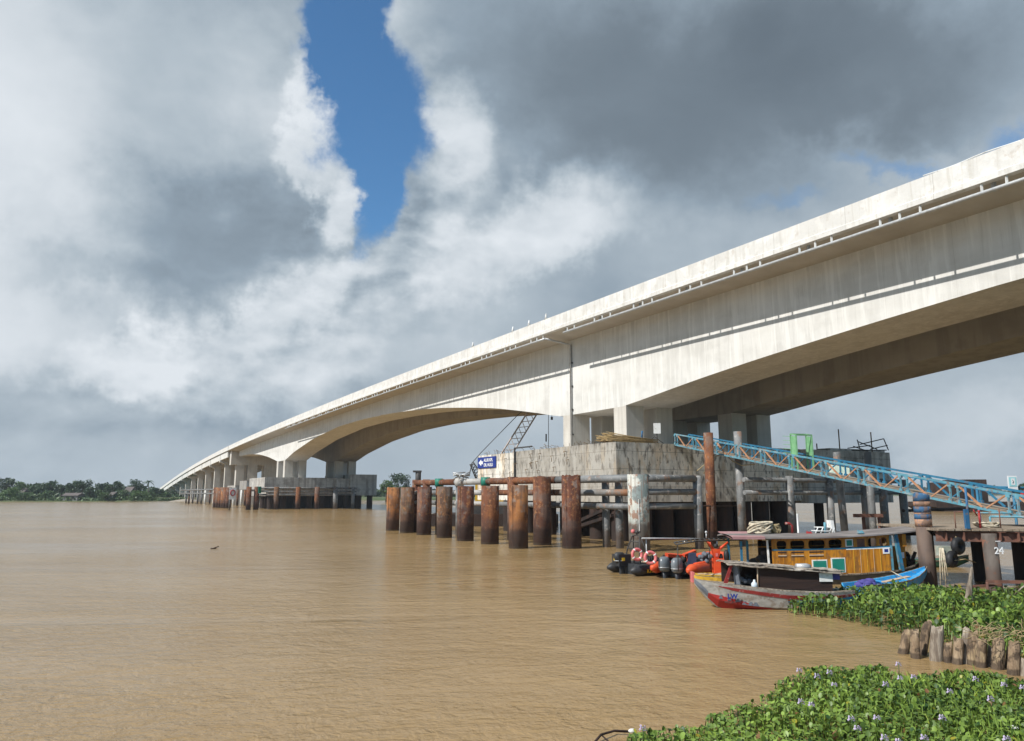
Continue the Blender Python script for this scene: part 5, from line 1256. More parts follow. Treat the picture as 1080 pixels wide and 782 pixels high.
m = MB(); m.tube([(2.4, -.35, .40), (2.5, .1, .55), (2.8, .5, .62)], .02, 5); m.build('painter_line', M['rope'], root)
MB = _MB
pc_ = (12.55 + math.cos(ca_)*.1, 27.45 + math.sin(ca_)*.1)
m = MB()
for k in range(9): m.ball((pc_[0]+rnd.uniform(-.25, .35), pc_[1]+rnd.uniform(-.2, .3), .30+rnd.uniform(0, .14)), rnd.uniform(.12, .2), 8, 5, (1.3, 1, .7))
tag(m.build('purple_cloth', M['purple'], None, frame=((pc_[0], pc_[1], .2), 0)), 'purple cloth bundle in the stern of the blue open boat', 'cloth')
# dark little boat behind the banded pile
p = ground(975, 598); root = thing('moored_canoe', 'small dark green canoe beyond the stern of the amber boat', 'boat', (p[0], p[1], 0))
pts = [(p[0]-1.9, p[1], .05, .2, .5), (p[0]-1.2, p[1], .35, -.05, .36), (p[0], p[1], .5, -.1, .32), (p[0]+1.4, p[1], .35, -.05, .4), (p[0]+2.2, p[1], .05, .25, .58)]
hull('hull', root, pmat('green_canoe_paint', [(.03, .10, .06), (.06, .16, .10)], 3, .6), pts)
strip('gunwale', root, M['greywood'], pts, f0=-.05, f1=.15, off=.02)

# --- RIB builder
def rib(root, c, head, L, beam, rt, fabric, zt=.28, bowrise=.25):
    """c = transom centre on the water; head = heading angle; inflatable tubes with cone ends at the stern"""
    h = Vector((math.cos(head), math.sin(head), 0)); s_ = Vector((-h.y, h.x, 0)); c = Vector(c)
    def P(f, l, z): return c + h*f + s_*l + Vector((0, 0, z))
    pts = []; rr = []
    pts.append(P(-.55, -beam/2, zt-.02)); rr.append(.06)
    pts.append(P(-.35, -beam/2, zt)); rr.append(rt*.72)
    for f in (-.15, 0, L*.3, L*.6): pts.append(P(f, -beam/2, zt)); rr.append(rt)
    for k in range(1, 8):
        t = math.pi*k/8
        pts.append(P(L*.6 + math.sin(t)*L*.4, -math.cos(t)*beam/2, zt + math.sin(t)*bowrise)); rr.append(rt)
    for f in (L*.6, L*.3, 0, -.15): pts.append(P(f, beam/2, zt)); rr.append(rt)
    pts.append(P(-.35, beam/2, zt)); rr.append(rt*.72); pts.append(P(-.55, beam/2, zt-.02)); rr.append(.06)
    m = MB(); m.tube(pts, rr, 16); m.build('inflatable_tube', fabric, root)
    m = MB(); m.loft([[P(f, -w, zt-.05), P(f, -w*.2, zt-.35), P(f, w*.2, zt-.35), P(f, w, zt-.05)] for f, w in ((0, beam/2), (L*.6, beam/2), (L*.9, beam*.2))]); m.build('hull', M['engine_dark'], root)
    m = MB(); m.loft([[P(f, -beam/2, zt-.12), P(f, beam/2, zt-.12), P(f, beam/2, zt+.22), P(f, -beam/2, zt+.22)] for f in (-.02, .06)]); m.build('transom', M['engine_dark'], root)
    return P, h, s_
def outboard(root, P, l, z0, sc=1.0, tilt=0.15, cow='engine'):
    m = MB(); secs = []
    for (z, f, wf, wl) in ((.02, -.28, .20, .15), (.10, -.30, .27, .19), (.32, -.31, .30, .20), (.48, -.30, .27, .18), (.56, -.27, .18, .12)):
        secs.append([P((f-z*tilt) + wf*math.cos(2*math.pi*q/14)*sc, l + wl*math.sin(2*math.pi*q/14)*sc, z0 + z*sc) for q in range(14)])
    m.loft(secs, True, True); e = m.build('outboard_engine', M[cow], root)
    m = MB(); secs = []
    for (z, f, wf, wl) in ((.02, -.27, .17, .12), (-.25, -.24, .14, .08), (-.50, -.22, .17, .05), (-.62, -.22, .15, .04)):
        secs.append([P(f + wf*math.cos(2*math.pi*q/12)*sc, l + wl*math.sin(2*math.pi*q/12)*sc, z0 + z*sc) for q in range(12)])
    m.loft(secs, True, True); m.build('engine_leg', M['engine_dark'], e)
    m = MB(); m.loft([[P(-.31 + (.302)*math.cos(2*math.pi*q/14)*sc - z*tilt, l + .204*math.sin(2*math.pi*q/14)*sc, z0 + z*sc) for q in range(14)] for z in (.16, .19)], True, True); m.build('pale_stripe', M['steel'], e)
# black RIB
cst = ground(668, 607); hd = R(27)
root = thing('inflatable_boat', 'black rigid inflatable boat with pink lifebuoys on its frame', 'boat', (cst[0]+.1, cst[1]+.4, 0), 0, 'rescue inflatables')
P, h, s_ = rib(root, (cst[0]-.12, cst[1]+.55, 0), hd, 4.6, 1.75, .25, M['hypalon'], .24)
outboard(root, P, .18, .42, .95, cow='hypalon')
m = MB(); bx = P(-.15, .25, .55); m.loft([[P(-.5, .0, z), P(-.5, .55, z), P(.15, .55, z), P(.15, .0, z)] for z in (.35, .86)]); m.build('engine_cover', M['hypalon'], root)
m = MB(); m.loft([[P(-.52, .2, z), P(-.52, .4, z), P(-.5, .4, z), P(-.5, .2, z)] for z in (.58, .75)]); m.loft([[P(-.35, -.02, z), P(-.2, -.02, z), P(-.2, .01, z), P(-.35, .01, z)] for z in (.58, .72)]); m.build('yellow_mark', M['yellowmark'], root)
tp = P(.18, -.875-.250, .17)
text_mesh('K.P.3', .19, (tp.x, tp.y, .15), h, (0, 0, 1), 'lettering', M['yellowmark'], root, .008, .008)
# A-frame
m = MB()
for l in (-.6, .6):
    m.tube([P(.2, l, .4), P(.3, l*.75, 1.1), P(.45, l*.45, 1.65), P(.5, 0, 1.72)], .03, 8); m.tube([P(.75, l, .4), P(.6, l*.7, 1.2), P(.5, l*.42, 1.66)], .025, 8)
m.tube([P(.3, -.5, 1.1), P(.3, .5, 1.1)], .025, 8); m.tube([P(.38, -.35, 1.4), P(.38, .35, 1.4)], .025, 8)
m.tube([P(.5, .0, 1.7), P(.5, 0, 1.95)], .035, 8); m.build('radar_frame', M['darksteel'], root)
m = MB(); m.tube([P(.48, -.12, 1.82), P(.52, .1, 1.84)], .08, 8); m.tube([P(.5, -.28, 1.86), P(.5, .28, 1.88)], .03, 8); m.build('lamp_bar', M['darksteel'], root)
m = MB(); m.ball(P(.42, .17, 1.86), .10); m.build('pink_lamp', M['pink'], root)
def buoy(cc, nrm, r_, label):
    nrm = Vector(nrm).normalized(); a_ = Vector((0, 0, 1)); b_ = nrm.cross(a_).normalized(); a_ = b_.cross(nrm)
    rt_ = thing('lifebuoy', label, 'lifebuoy', tuple(cc), 0, 'lifebuoys on the black inflatable')
    m = MB(); m.tube([Vector(cc) + (a_*math.cos(t) + b_*math.sin(t))*r_ for t in np.linspace(0, 2*math.pi, 25)[:-1]], .068, 10, closed=True); m.build('ring', M['pink'], rt_)
    for t in (.6, 2.2, 3.8, 5.3):
        m = MB(); m.tube([Vector(cc) + (a_*math.cos(t+d_) + b_*math.sin(t+d_))*r_ for d_ in (-.12, 0, .12)], .072, 10); m.build('white_band', M['white'], rt_)
bc = at(686, 588.5, 32.4); buoy(tuple(bc), (.1, -1, .1), .235, 'pink-red lifebuoy hanging on the right side of the black boat frame')
bc = at(672, 585, 33.1); buoy(tuple(bc), (.3, -1, .1), .22, 'pink-red lifebuoy hanging on the left side of the black boat frame')
m = MB()
for k in range(14): m.ball(P(.9+rnd.uniform(0, 2.2), rnd.uniform(-.5, .4), .4+rnd.uniform(0, .25)), rnd.uniform(.08, .2), 7, 5)
m.build('stowed_gear', M['dark'], root)
m = MB(); m.ball(P(.55, -.5, .55), .14, 8, 5, (1.2, 1, .5)); m.build('pale_bag', M['plank'], root)
m = MB(); l0 = at(677, 568, 33.4); l1 = at(760, 569, 36); m.tube([tuple(l0), tuple((l0+l1)/2+[0, 0, .01]), tuple(l1)], .035, 8)
for t in (.05, .95):
    p = l0 + (l1-l0)*t; m.tube([tuple(p), (p[0], p[1], .35)], .025, 6)
m.build('canopy_rail', M['steel'], root)

# orange RIB
cst = ground(716, 612); hd = R(50)
root = thing('inflatable_boat', 'orange rigid inflatable boat with twin grey outboard engines', 'boat', (cst[0], cst[1]+.5, 0), 0, 'rescue inflatables')
P, h, s_ = rib(root, (cst[0]+.02, cst[1]+.75, 0), hd, 4.3, 1.7, .24, M['tubeorange'], .40)
outboard(root, P, .34, .26, 1.12, .05); outboard(root, P, -.26, .24, 1.12, .05)
m = MB(); m.tube([P(.1, -.87, .60), P(2.4, -.87, .62)], .08, 8); m.build('top_fender', M['orangered'], root)
for f in (1.3,):
    m = MB(); m.loft([[P(f, -1.0, .3), P(f+.05, -1.16, .3), P(f+.05, -1.12, .5), P(f, -.95, .55)], [P(f+.6, -1.0, .3), P(f+.6, -1.16, .3), P(f+.6, -1.12, .5), P(f+.6, -.95, .55)]]); m.build('tube_patch', M['darkred'], root)
m = MB(); m.ball(P(.9, -.7, .62), .18, 8, 5, (1.4, 1, .4)); m.build('pale_bag', M['plank'], root)
# orange stretcher-like cover at back
for (u0, v0, u1, v1, w_, rr) in ((703, 585.5, 722, 587, .35, .07), (721, 586, 733, 581.5, .25, .06)):
    p = at(u0, v0, 33.0); q = at(u1, v1, 33.6); m = MB()
    m.obox(tuple((p+q)/2), Vector(q-p)/2, (0, w_, 0), (0, 0, rr)); m.build('orange_cover', M['orangered'], root)
m = MB()
for (u, v, Y) in ((706, 589, 33.0), (714, 589, 33.0), (721, 590, 33.1), (728, 588, 33.2), (733, 590, 33.4)):
    p = at(u, v, Y); m.ball(tuple(p), .15, 8, 5); m.tube([tuple(p), (p[0], p[1], .4)], .05, 6)
m.build('seat_mount', M['dark'], root)
p = at(700, 590, 33.2); 
m = MB(); m.tube([(p[0] + .05*math.cos(t), p[1]+.12*math.cos(t), p[2]+.17*math.sin(t)) for t in np.linspace(0, 6.28, 16)[:-1]], .035, 6, closed=True); m.tube([tuple(p), (p[0]+.1, p[1], .45)], .03, 6); m.build('steering_wheel', M['black'], root)
m = MB(); q = at(729, 594, 32.6); m.loft([[(q[0]-.15, q[1]-.15, .5), (q[0]+.2, q[1]-.15, .5), (q[0]+.2, q[1]+.2, .5), (q[0]-.15, q[1]+.2, .5)], [(q[0]-.05, q[1]-.05, 1.05), (q[0]+.22, q[1]-.05, 1.05), (q[0]+.22, q[1]+.2, 1.05), (q[0]-.05, q[1]+.2, 1.05)]]); m.build('backrest', pmat('dark_blue_cushion', [(.02, .03, .06), (.04, .05, .09)], 3, .6), root)
m = MB(); p = at(743, 591, 33)
for k in range(16): m.ball((p[0]+rnd.uniform(-.38, .3), p[1]+rnd.uniform(-.2, .2), p[2]+rnd.uniform(-.22, .28)), rnd.uniform(.06, .15), 7, 5)
m.build('wrapped_engine', M['tarp'], root)
# orange console with upswept arms holding the canopy
p = at(757, 598, 31.6); q = at(757, 589, 31.6); x = p[0]; y = 31.6
m = MB(); m.loft([[(x-.18, y-.16, z), (x+.18, y-.16, z), (x+.18, y+.2, z), (x-.18, y+.2, z)] for z in (.3, q[2])]); m.build('console', M['orangered'], root)
m = MB(); zc0 = at(757, 589, 31.6)[2]
m.loft([[(x-.05-w_/2, y-.1, z), (x-.05+w_/2, y-.1, z), (x-.05+w_/2, y+.1, z), (x-.05-w_/2, y+.1, z)] for z, w_ in ((zc0, .16), (zc0+.2, .28), (zc0+.38, .36))])
m.tube([(x-.15, y, zc0+.34), (x-.24, y, zc0+.5), (x-.27, y, at(745, 572, y)[2])], [.06, .055, .04], 8); m.tube([(x+.05, y, zc0+.34), (x+.25, y, zc0+.48), (x+.47, y, at(768, 572, y)[2])], [.07, .055, .04], 8)
m.tube([(x-.27, y, zc0+.5), (x-.4, y, zc0+.7)], .05, 6); m.build('console_arms', M['orangered'], root)
m = MB(); m.ball((x-.05, y-.05, zc0+.50), .10); m.ball((x+.38, y, zc0+.1), .14, 8, 6, (.9, 1, 1.8)); m.ball((x+.15, y, zc0+.05), .09, 8, 6, (1, 1, 1.6)); m.build('dark_fitting', M['black'], root)
m = MB(); m.box(x-.10, x+.0, y-.125, y-.115, zc0+.08, zc0+.22); m.build('pale_label', M['pink'], root)
m = MB(); pA = at(712, 573.5, 30.9); pB = at(733, 570, 31.2); pC = at(782, 568.5, 33)
pts = [pA, pB, pC]
for o_ in (-.5, .5):
    m.tube([tuple(q_ + [0, o_*.4, o_*.06]) for q_ in pts], .03, 6)
for t in np.linspace(0, 1, 16):
    q_ = pA + (pB-pA)*min(1, t*3) if t < .33 else pB + (pC-pB)*((t-.33)/.67)
    m.beam(tuple(q_ + [0, -.2, -.03]), tuple(q_ + [0, .2, .03]), .04, .04)
m.build('canopy_frame', M['darksteel'], root)
m = MB()
for k, u in enumerate((722, 731, 740, 748, 757, 765, 773)):
    q_ = at(u, 571.5 - .2*k, 31.1+.25*k); m.ball(tuple(q_), .028, 6, 4)
m.build('frame_studs', M['white'], root)
for (u, v0, Y) in ((714.5, 574, 31), (769, 570, 32.6), (748, 571, 31.9)):
    p = at(u, v0, Y); m = MB(); m.tube([tuple(p), (p[0], p[1], .45)], .02, 6); m.build('canopy_post', M['darksteel'], root)
m = MB(); p = at(745, 566, 33); m.tube([tuple(p - [0, 0, .1]), tuple(p + [0, 0, .15])], .03, 6); m.ball(tuple(p + [0, 0, .18]), .06); m.build('mast_lamp', M['steel'], root)

# ------------------------------------------------------------------ logs and stakes
logs = [(953, 690.5, 665, 9.5, 5.5), (967, 695.5, 664.5, 9.5, -2.0), (974, 691.5, 656, 9.5, 5.5), (988, 698, 661.5, 12, .5), (1001, 700, 678, 7.5, -.5), (1009.5, 701.5, 674, 10, 1.2), (1019, 701, 664, 8, 1.0),
        (1026.5, 702.5, 666, 9.5, 0), (1036.5, 705, 674, 10.5, -1.5), (1045, 704, 681, 7, 0), (1053.5, 707, 673, 11.5, -1), (1064, 706, 683, 6, 0), (1071, 713, 678, 11, -2), (1081, 714, 694, 9, 0), (1092, 716, 688, 10, .5), (1104, 719, 684, 11, -1), (1117, 722, 688, 10, .5)]
for i, (u, vb, vt, w_, lean) in enumerate(logs):
    p = ground(u - (lean if i in (0, 2) else 0)*.9, vb, 0.0); x, y = p[0], p[1]+.1; zt = at(u, vt, y)[2]; xt = at(u + lean*.9, vt, y)[0]
    r_ = w_/2/790*p[1]*1.0; rr = random.Random(i); m = MB(); secs = []; n = 14
    ph = [rr.uniform(0, 6.28) for _ in range(4)]
    for k in range(9):
        t = k/8; z = -.4 + (zt+.4)*t; cx_ = x + (xt-x)*t + .012*math.sin(t*5+ph[0]); s_ = r_*(1.04 - .08*t + .03*math.sin(t*9+ph[1]))*(.88 if k == 8 else 1)
        secs.append([(cx_ + s_*(1+.09*math.sin(2*q_*2*math.pi/n+ph[2])+.07*math.sin(q_*5*math.pi/n*2+ph[3]))*math.cos(2*math.pi*q_/n), y + s_*(1+.07*math.sin(3*q_*2*math.pi/n+ph[2]))*math.sin(2*math.pi*q_/n), z + (rr.uniform(-.06, .03) + .04*math.sin(q_*.9+ph[0]) if k == 8 else 0)) for q_ in range(n)])
    m.loft(secs, True, True); m.sm[-1] = False; m.sm[-2] = False
    nm_ = ['leaning outermost', 'short upright', 'tallest leaning', 'thick pale', 'short dark', 'squat brown', 'ribbed grey', 'tall pale-brown', 'leaning brown', 'thin grey', 'thick cracked', 'thin dark', 'thick brown', 'short', 'medium', 'broad', 'last'][i]
    tag(m.build('wooden_stake', M['greywood'] if i in (3, 6, 9, 13) else M['wood'], None, frame=((x, y, 0), 0)), '%s log of the weathered palisade, %s from the left' % (nm_, ORD[i]), 'log', 'palisade of weathered logs in the plants')
root = thing('driftwood_stake', 'pale split driftwood stake standing upright in the floating plants', 'stake', tuple(ground(1020, 648)))
g = ground(1020, 648); yk = g[1]
for (u0, v0, u1, v1, u2, v2, r0, nm) in ((1021, 650, 1022, 625, 1025, 598, .10, 'shaft'), (1017, 650, 1018.5, 636, 1020, 625, .08, 'splinter'), (1024, 650, 1024, 632, 1023.5, 618, .07, 'splinter')):
    m = MB(); m.tube([tuple(at(u0, v0+3, yk)), tuple(at(u1, v1, yk)), tuple(at((u1+u2)/2, (v1+v2)/2, yk)), tuple(at(u2, v2, yk))], [r0, r0*.9, r0*.6, r0*.3], 9); m.build(nm, M['greywood'], root)
# dry twigs over the logs
m = MB()
for i in range(80):
    u = rnd.uniform(1024, 1082); v = rnd.uniform(661, 678) + (u-1050)*.12
    p = at(u, v, 15.9 + rnd.uniform(-.4, .6)); l = rnd.uniform(.1, .35); t = rnd.uniform(0, 3.1); pts = [tuple(p)]
    for k in range(3): t += rnd.uniform(-.7, .7); p = p + np.array([math.cos(t)*l/3*1.3, rnd.uniform(-.05, .05), math.sin(t)*l/3*.7]); pts.append(tuple(p))
    m.tube(pts, .006, 4)
tag(m.build('dry_twigs', M['tanrope'], None, frame=(tuple(at(1055, 670, 16)), 0)), 'tangle of dry pale stems over the tops of the right-hand logs', 'twigs', kind='stuff')

# ------------------------------------------------------------------ floating plants
def inside(px_, py_, poly):
    c_ = False; n = len(poly); j = n-1
    for i in range(n):
        xi, yi = poly[i]; xj, yj = poly[j]
        if (yi > py_) != (yj > py_) and px_ < (xj-xi)*(py_-yi)/(yj-yi)+xi: c_ = not c_
        j = i
    return c_
def edge_dist(x, y, poly):
    best = 1e9; n = len(poly)
    for i in range(n):
        x1, y1 = poly[i]; x2, y2 = poly[(i+1) % n]; dx, dy = x2-x1, y2-y1; t = max(0, min(1, ((x-x1)*dx+(y-y1)*dy)/(dx*dx+dy*dy+1e-9)))
        best = min(best, math.hypot(x-x1-dx*t, y-y1-dy*t))
    return best
def vnoise(x, y, s):
    return .5 + .5*math.sin(x*s*1.3 + 1.7*math.sin(y*s*.9+1))*math.cos(y*s*1.1 + 1.3*math.sin(x*s*.7+2))
def mat_plants(name, label, poly, dens, size, hmax, seed, grass=0, shift=0.0):
    rr = random.Random(seed); m = MB()
    xs = [p[0] for p in poly]; ys = [p[1] for p in poly]
    area = (max(xs)-min(xs))*(max(ys)-min(ys)); cnt = int(area*dens)
    V = m.v; F_ = m.f; T = m.tone
    def leaf(x, y, z, s, az_, tl, tone):
        # round cupped blade, 7-gon fan, on a short swollen stalk
        i = len(V); ca, sa = math.cos(az_), math.sin(az_); ct, st_ = math.cos(tl), math.sin(tl)
        # blade frame: e1 = direction it points (tilted up by tl), e2 = sideways, n = normal
        e1 = (ca*ct, sa*ct, st_); e2 = (-sa, ca, 0); nn = (-ca*st_, -sa*st_, ct)
        V.append((x, y, z)); T.append(tone)
        for (a_, b_, c_) in ((-.42, .0, .05), (-.1, .5, .13), (.45, .55, .10), (.95, .2, .0), (.95, -.2, .0), (.45, -.55, .10), (-.1, -.5, .13)):
            V.append((x + s*(e1[0]*a_+e2[0]*b_+nn[0]*c_), y + s*(e1[1]*a_+e2[1]*b_+nn[1]*c_), z + s*(e1[2]*a_+e2[2]*b_+nn[2]*c_))); T.append(tone)
        for k in range(7): F_.append((i, i+1+k, i+1+(k+1) % 7))
        m.sm.extend([True]*7)
        # stalk
        j = len(V); bx_, by_ = x - ca*s*.9, y - sa*s*.9; zb = max(.0, z-.22)
        V.extend([(bx_-sa*.012, by_+ca*.012, zb), (bx_+sa*.012, by_-ca*.012, zb), (x - e1[0]*s*.35 + sa*.006, y - e1[1]*s*.35 - ca*.006, z - e1[2]*s*.35), (x - e1[0]*s*.35 - sa*.006, y - e1[1]*s*.35 + ca*.006, z - e1[2]*s*.35)]); T.extend([min(.8, tone+.08)]*4)
        F_.append((j, j+1, j+2, j+3)); m.sm.append(False)
    k = 0
    for _ in range(cnt):
        x = rr.uniform(min(xs), max(xs)); y = rr.uniform(min(ys), max(ys))
        if not inside(x, y, poly): continue
        d = edge_dist(x, y, poly); ns_ = vnoise(x, y, 1.1); n2 = vnoise(x+5, y-3, 3.1)
        if d < .5*n2*n2: continue
        if rr.random() < .35*(1-n2)*(1 if ns_ < .4 else .4): continue
        hm = hmax*((.35 if hmax < .4 else .55) + (.65 if hmax < .4 else .45)*min(1, d/.7))*(.55 + .6*ns_)
        z = hm*(rr.random()**.6) + .02
        s = size*rr.uniform(.6, 1.25)
        tone = min(.8, max(0, rr.gauss(.36 + shift + .30*(vnoise(x-2, y+7, .9)-.5), .20)))
        r0 = rr.random()
        if r0 < .018: tone = rr.uniform(.88, .95)
        elif r0 < .03: tone = 1.0
        leaf(x, y, z, s, rr.uniform(0, 6.283), rr.gauss(.40, .62), tone)
    for _ in range(grass):
        x = rr.uniform(min(xs), max(xs)); y = rr.uniform(min(ys), max(ys))
        if not inside(x, y, poly) or vnoise(x*1.0+2, y, .8) < .45 or (hmax < .3 and (x < 4.6 or rr.random() > (x-3.5)*.2)) or edge_dist(x, y, poly) < .5: continue
        l = rr.uniform(.12, .36)*hmax/.3; a_ = rr.uniform(0, 6.28); i = len(V); w_ = .008; tl = rr.uniform(.1, .7); z0 = .05
        V.extend([(x-w_, y, z0), (x+w_, y, z0), (x+math.cos(a_)*l*tl*.4+w_, y+math.sin(a_)*l*tl*.4, z0+l*.6), (x+math.cos(a_)*l*tl, y+math.sin(a_)*l*tl, z0+l)]); T.extend([rr.uniform(.5, .85)]*4)
        F_.append((i, i+1, i+2, i+3)); m.sm.append(False)
    cx_, cy_ = sum(xs)/len(xs), sum(ys)/len(ys)
    return tag(m.build(name, M['hyacinth'], None, frame=((cx_, cy_, 0), 0)), label, 'floating plants', kind='stuff')
G = lambda u, v: tuple(ground(u, v)[:2])
front = [G(655, 790), G(672, 778), (G(700, 774)), G(725, 766), G(760, 757), G(790, 741), G(815, 728), G(828, 716), G(850, 713), G(880, 711), G(918, 707), G(945, 709), G(962, 718), G(985, 712), G(1000, 711), G(1040, 716), G(1075, 724), G(1130, 735), G(1250, 760), (13.5, 9.0), (9, 7.0), (3.5, 7.6), (1.2, 9.0)]
mat_plants('water_hyacinth', 'glossy green water hyacinth with lilac flowers filling the foreground', front, 360, .055, .27, 1, grass=9000)
mid = [G(829, 648), G(850, 651), G(872, 653), G(895, 657), G(925, 664), G(940, 668), G(952, 672), G(975, 674), G(1000, 682), G(1040, 690), G(1090, 700), G(1200, 712), G(1260, 660), G(1200, 634), G(1060, 632), G(1000, 630), G(950, 629), G(900, 631), G(860, 632), G(838, 636)]
mat_plants('water_hyacinth', 'green water hyacinth raft between the boats and the log palisade', mid, 125, .092, .54, 2, grass=1200, shift=-.12)
# flowers
fl = [(678, 768), (813+30, 707), (862, 713), (875, 709), (845, 740), (856, 743), (934, 721.5), (880, 722), (947.5, 700.5), (949.5, 715), (964, 714), (1002, 729), (1029, 716), (1059, 722), (1079, 725), (898, 758), (904.5, 768), (925, 757), (933, 778), (994, 757), (1045, 737), (975, 778), (948, 782), (1062, 779), ]
for i, (u, v) in enumerate(fl):
    p = ground(u, v, .33); x, y, z = p; rr = random.Random(50+i)
    root = thing('hyacinth_flower', 'lilac water hyacinth flower spike above the foreground leaves', 'flower', (x, y, .1), 0, 'lilac hyacinth flowers')
    m = MB(); n_ = 10; hs = rr.uniform(.05, .08)
    for k in range(n_):
        a_ = k*2.4 + rr.uniform(0, .5); zz = z - hs*.5 + hs*k/n_; r0 = .032*(1.1 - .5*k/n_)
        cx_, cy_ = x + math.cos(a_)*r0, y + math.sin(a_)*r0
        for q_ in range(3):
            b_ = a_ + (q_-1)*.9; w_ = .017
            m.poly([(cx_, cy_, zz), (cx_+math.cos(b_-.5)*w_, cy_+math.sin(b_-.5)*w_, zz+.014), (cx_+math.cos(b_)*w_*1.5, cy_+math.sin(b_)*w_*1.5, zz+.006), (cx_+math.cos(b_+.5)*w_, cy_+math.sin(b_+.5)*w_, zz-.012)])
    m.build('petals', M['petal'], root)
    q = MB(); q.tube([(x, y, .08), (x+.005, y, z+hs*.4)], .007, 5); q.build('stem', M['leaf_light'], root)
# litter and half-sunk branch at the lower left of the plants
m = MB(); m.tube([tuple(ground(628, 782, .03)), tuple(ground(634, 775, .08)), tuple(ground(648, 771, .06)), tuple(ground(668, 772, .05))], .018, 6); m.tube([tuple(ground(634, 775, .07)), tuple(ground(645, 785, .02))], .012, 5)
tag(m.build('sunken_branch', M['brownboard'], None, frame=(tuple(ground(640, 776)), 0)), 'thin dark branch at the water edge lower left of the plants', 'branch')
p = ground(667, 771, .12); m = MB(); m.ball(tuple(p), .055, 8, 5, (1.2, .8, .6)); tag(m.build('litter', M['white'], None, frame=(tuple(p), 0)), 'small white scrap at the left tip of the foreground plants', 'litter')
p = ground(1068, 767, .2); m = MB(); m.obox(tuple(p), (.07, .01, 0), (0, .04, .01), (0, 0, .004)); tag(m.build('litter', M['white'], None, frame=(tuple(p), 0)), 'flat white scrap on the mud at lower right', 'litter')
m = MB(); m.tube([tuple(ground(226, 578, .02)), tuple(ground(231, 576.5, .10))], .03, 6); m.tube([tuple(ground(222, 579, .01)), tuple(ground(228, 578.5, .03))], .05, 6)
tag(m.build('floating_debris', M['brownboard'], None, frame=(tuple(ground(227, 578)), 0)), 'tiny dark piece of driftwood floating alone in the open river', 'driftwood')
p = ground(156, 528.8); root = thing('rowing_boat', 'tiny dark boat on the water near the far bank', 'boat', (p[0], p[1]-8, 0))
hull('hull', root, M['brownboard'], [(p[0]-2, p[1]-8, .1, .1, .8), (p[0]-1, p[1]-8, .5, -.1, .6), (p[0]+1, p[1]-8, .5, -.1, .6), (p[0]+2, p[1]-8, .1, .1, .8)])

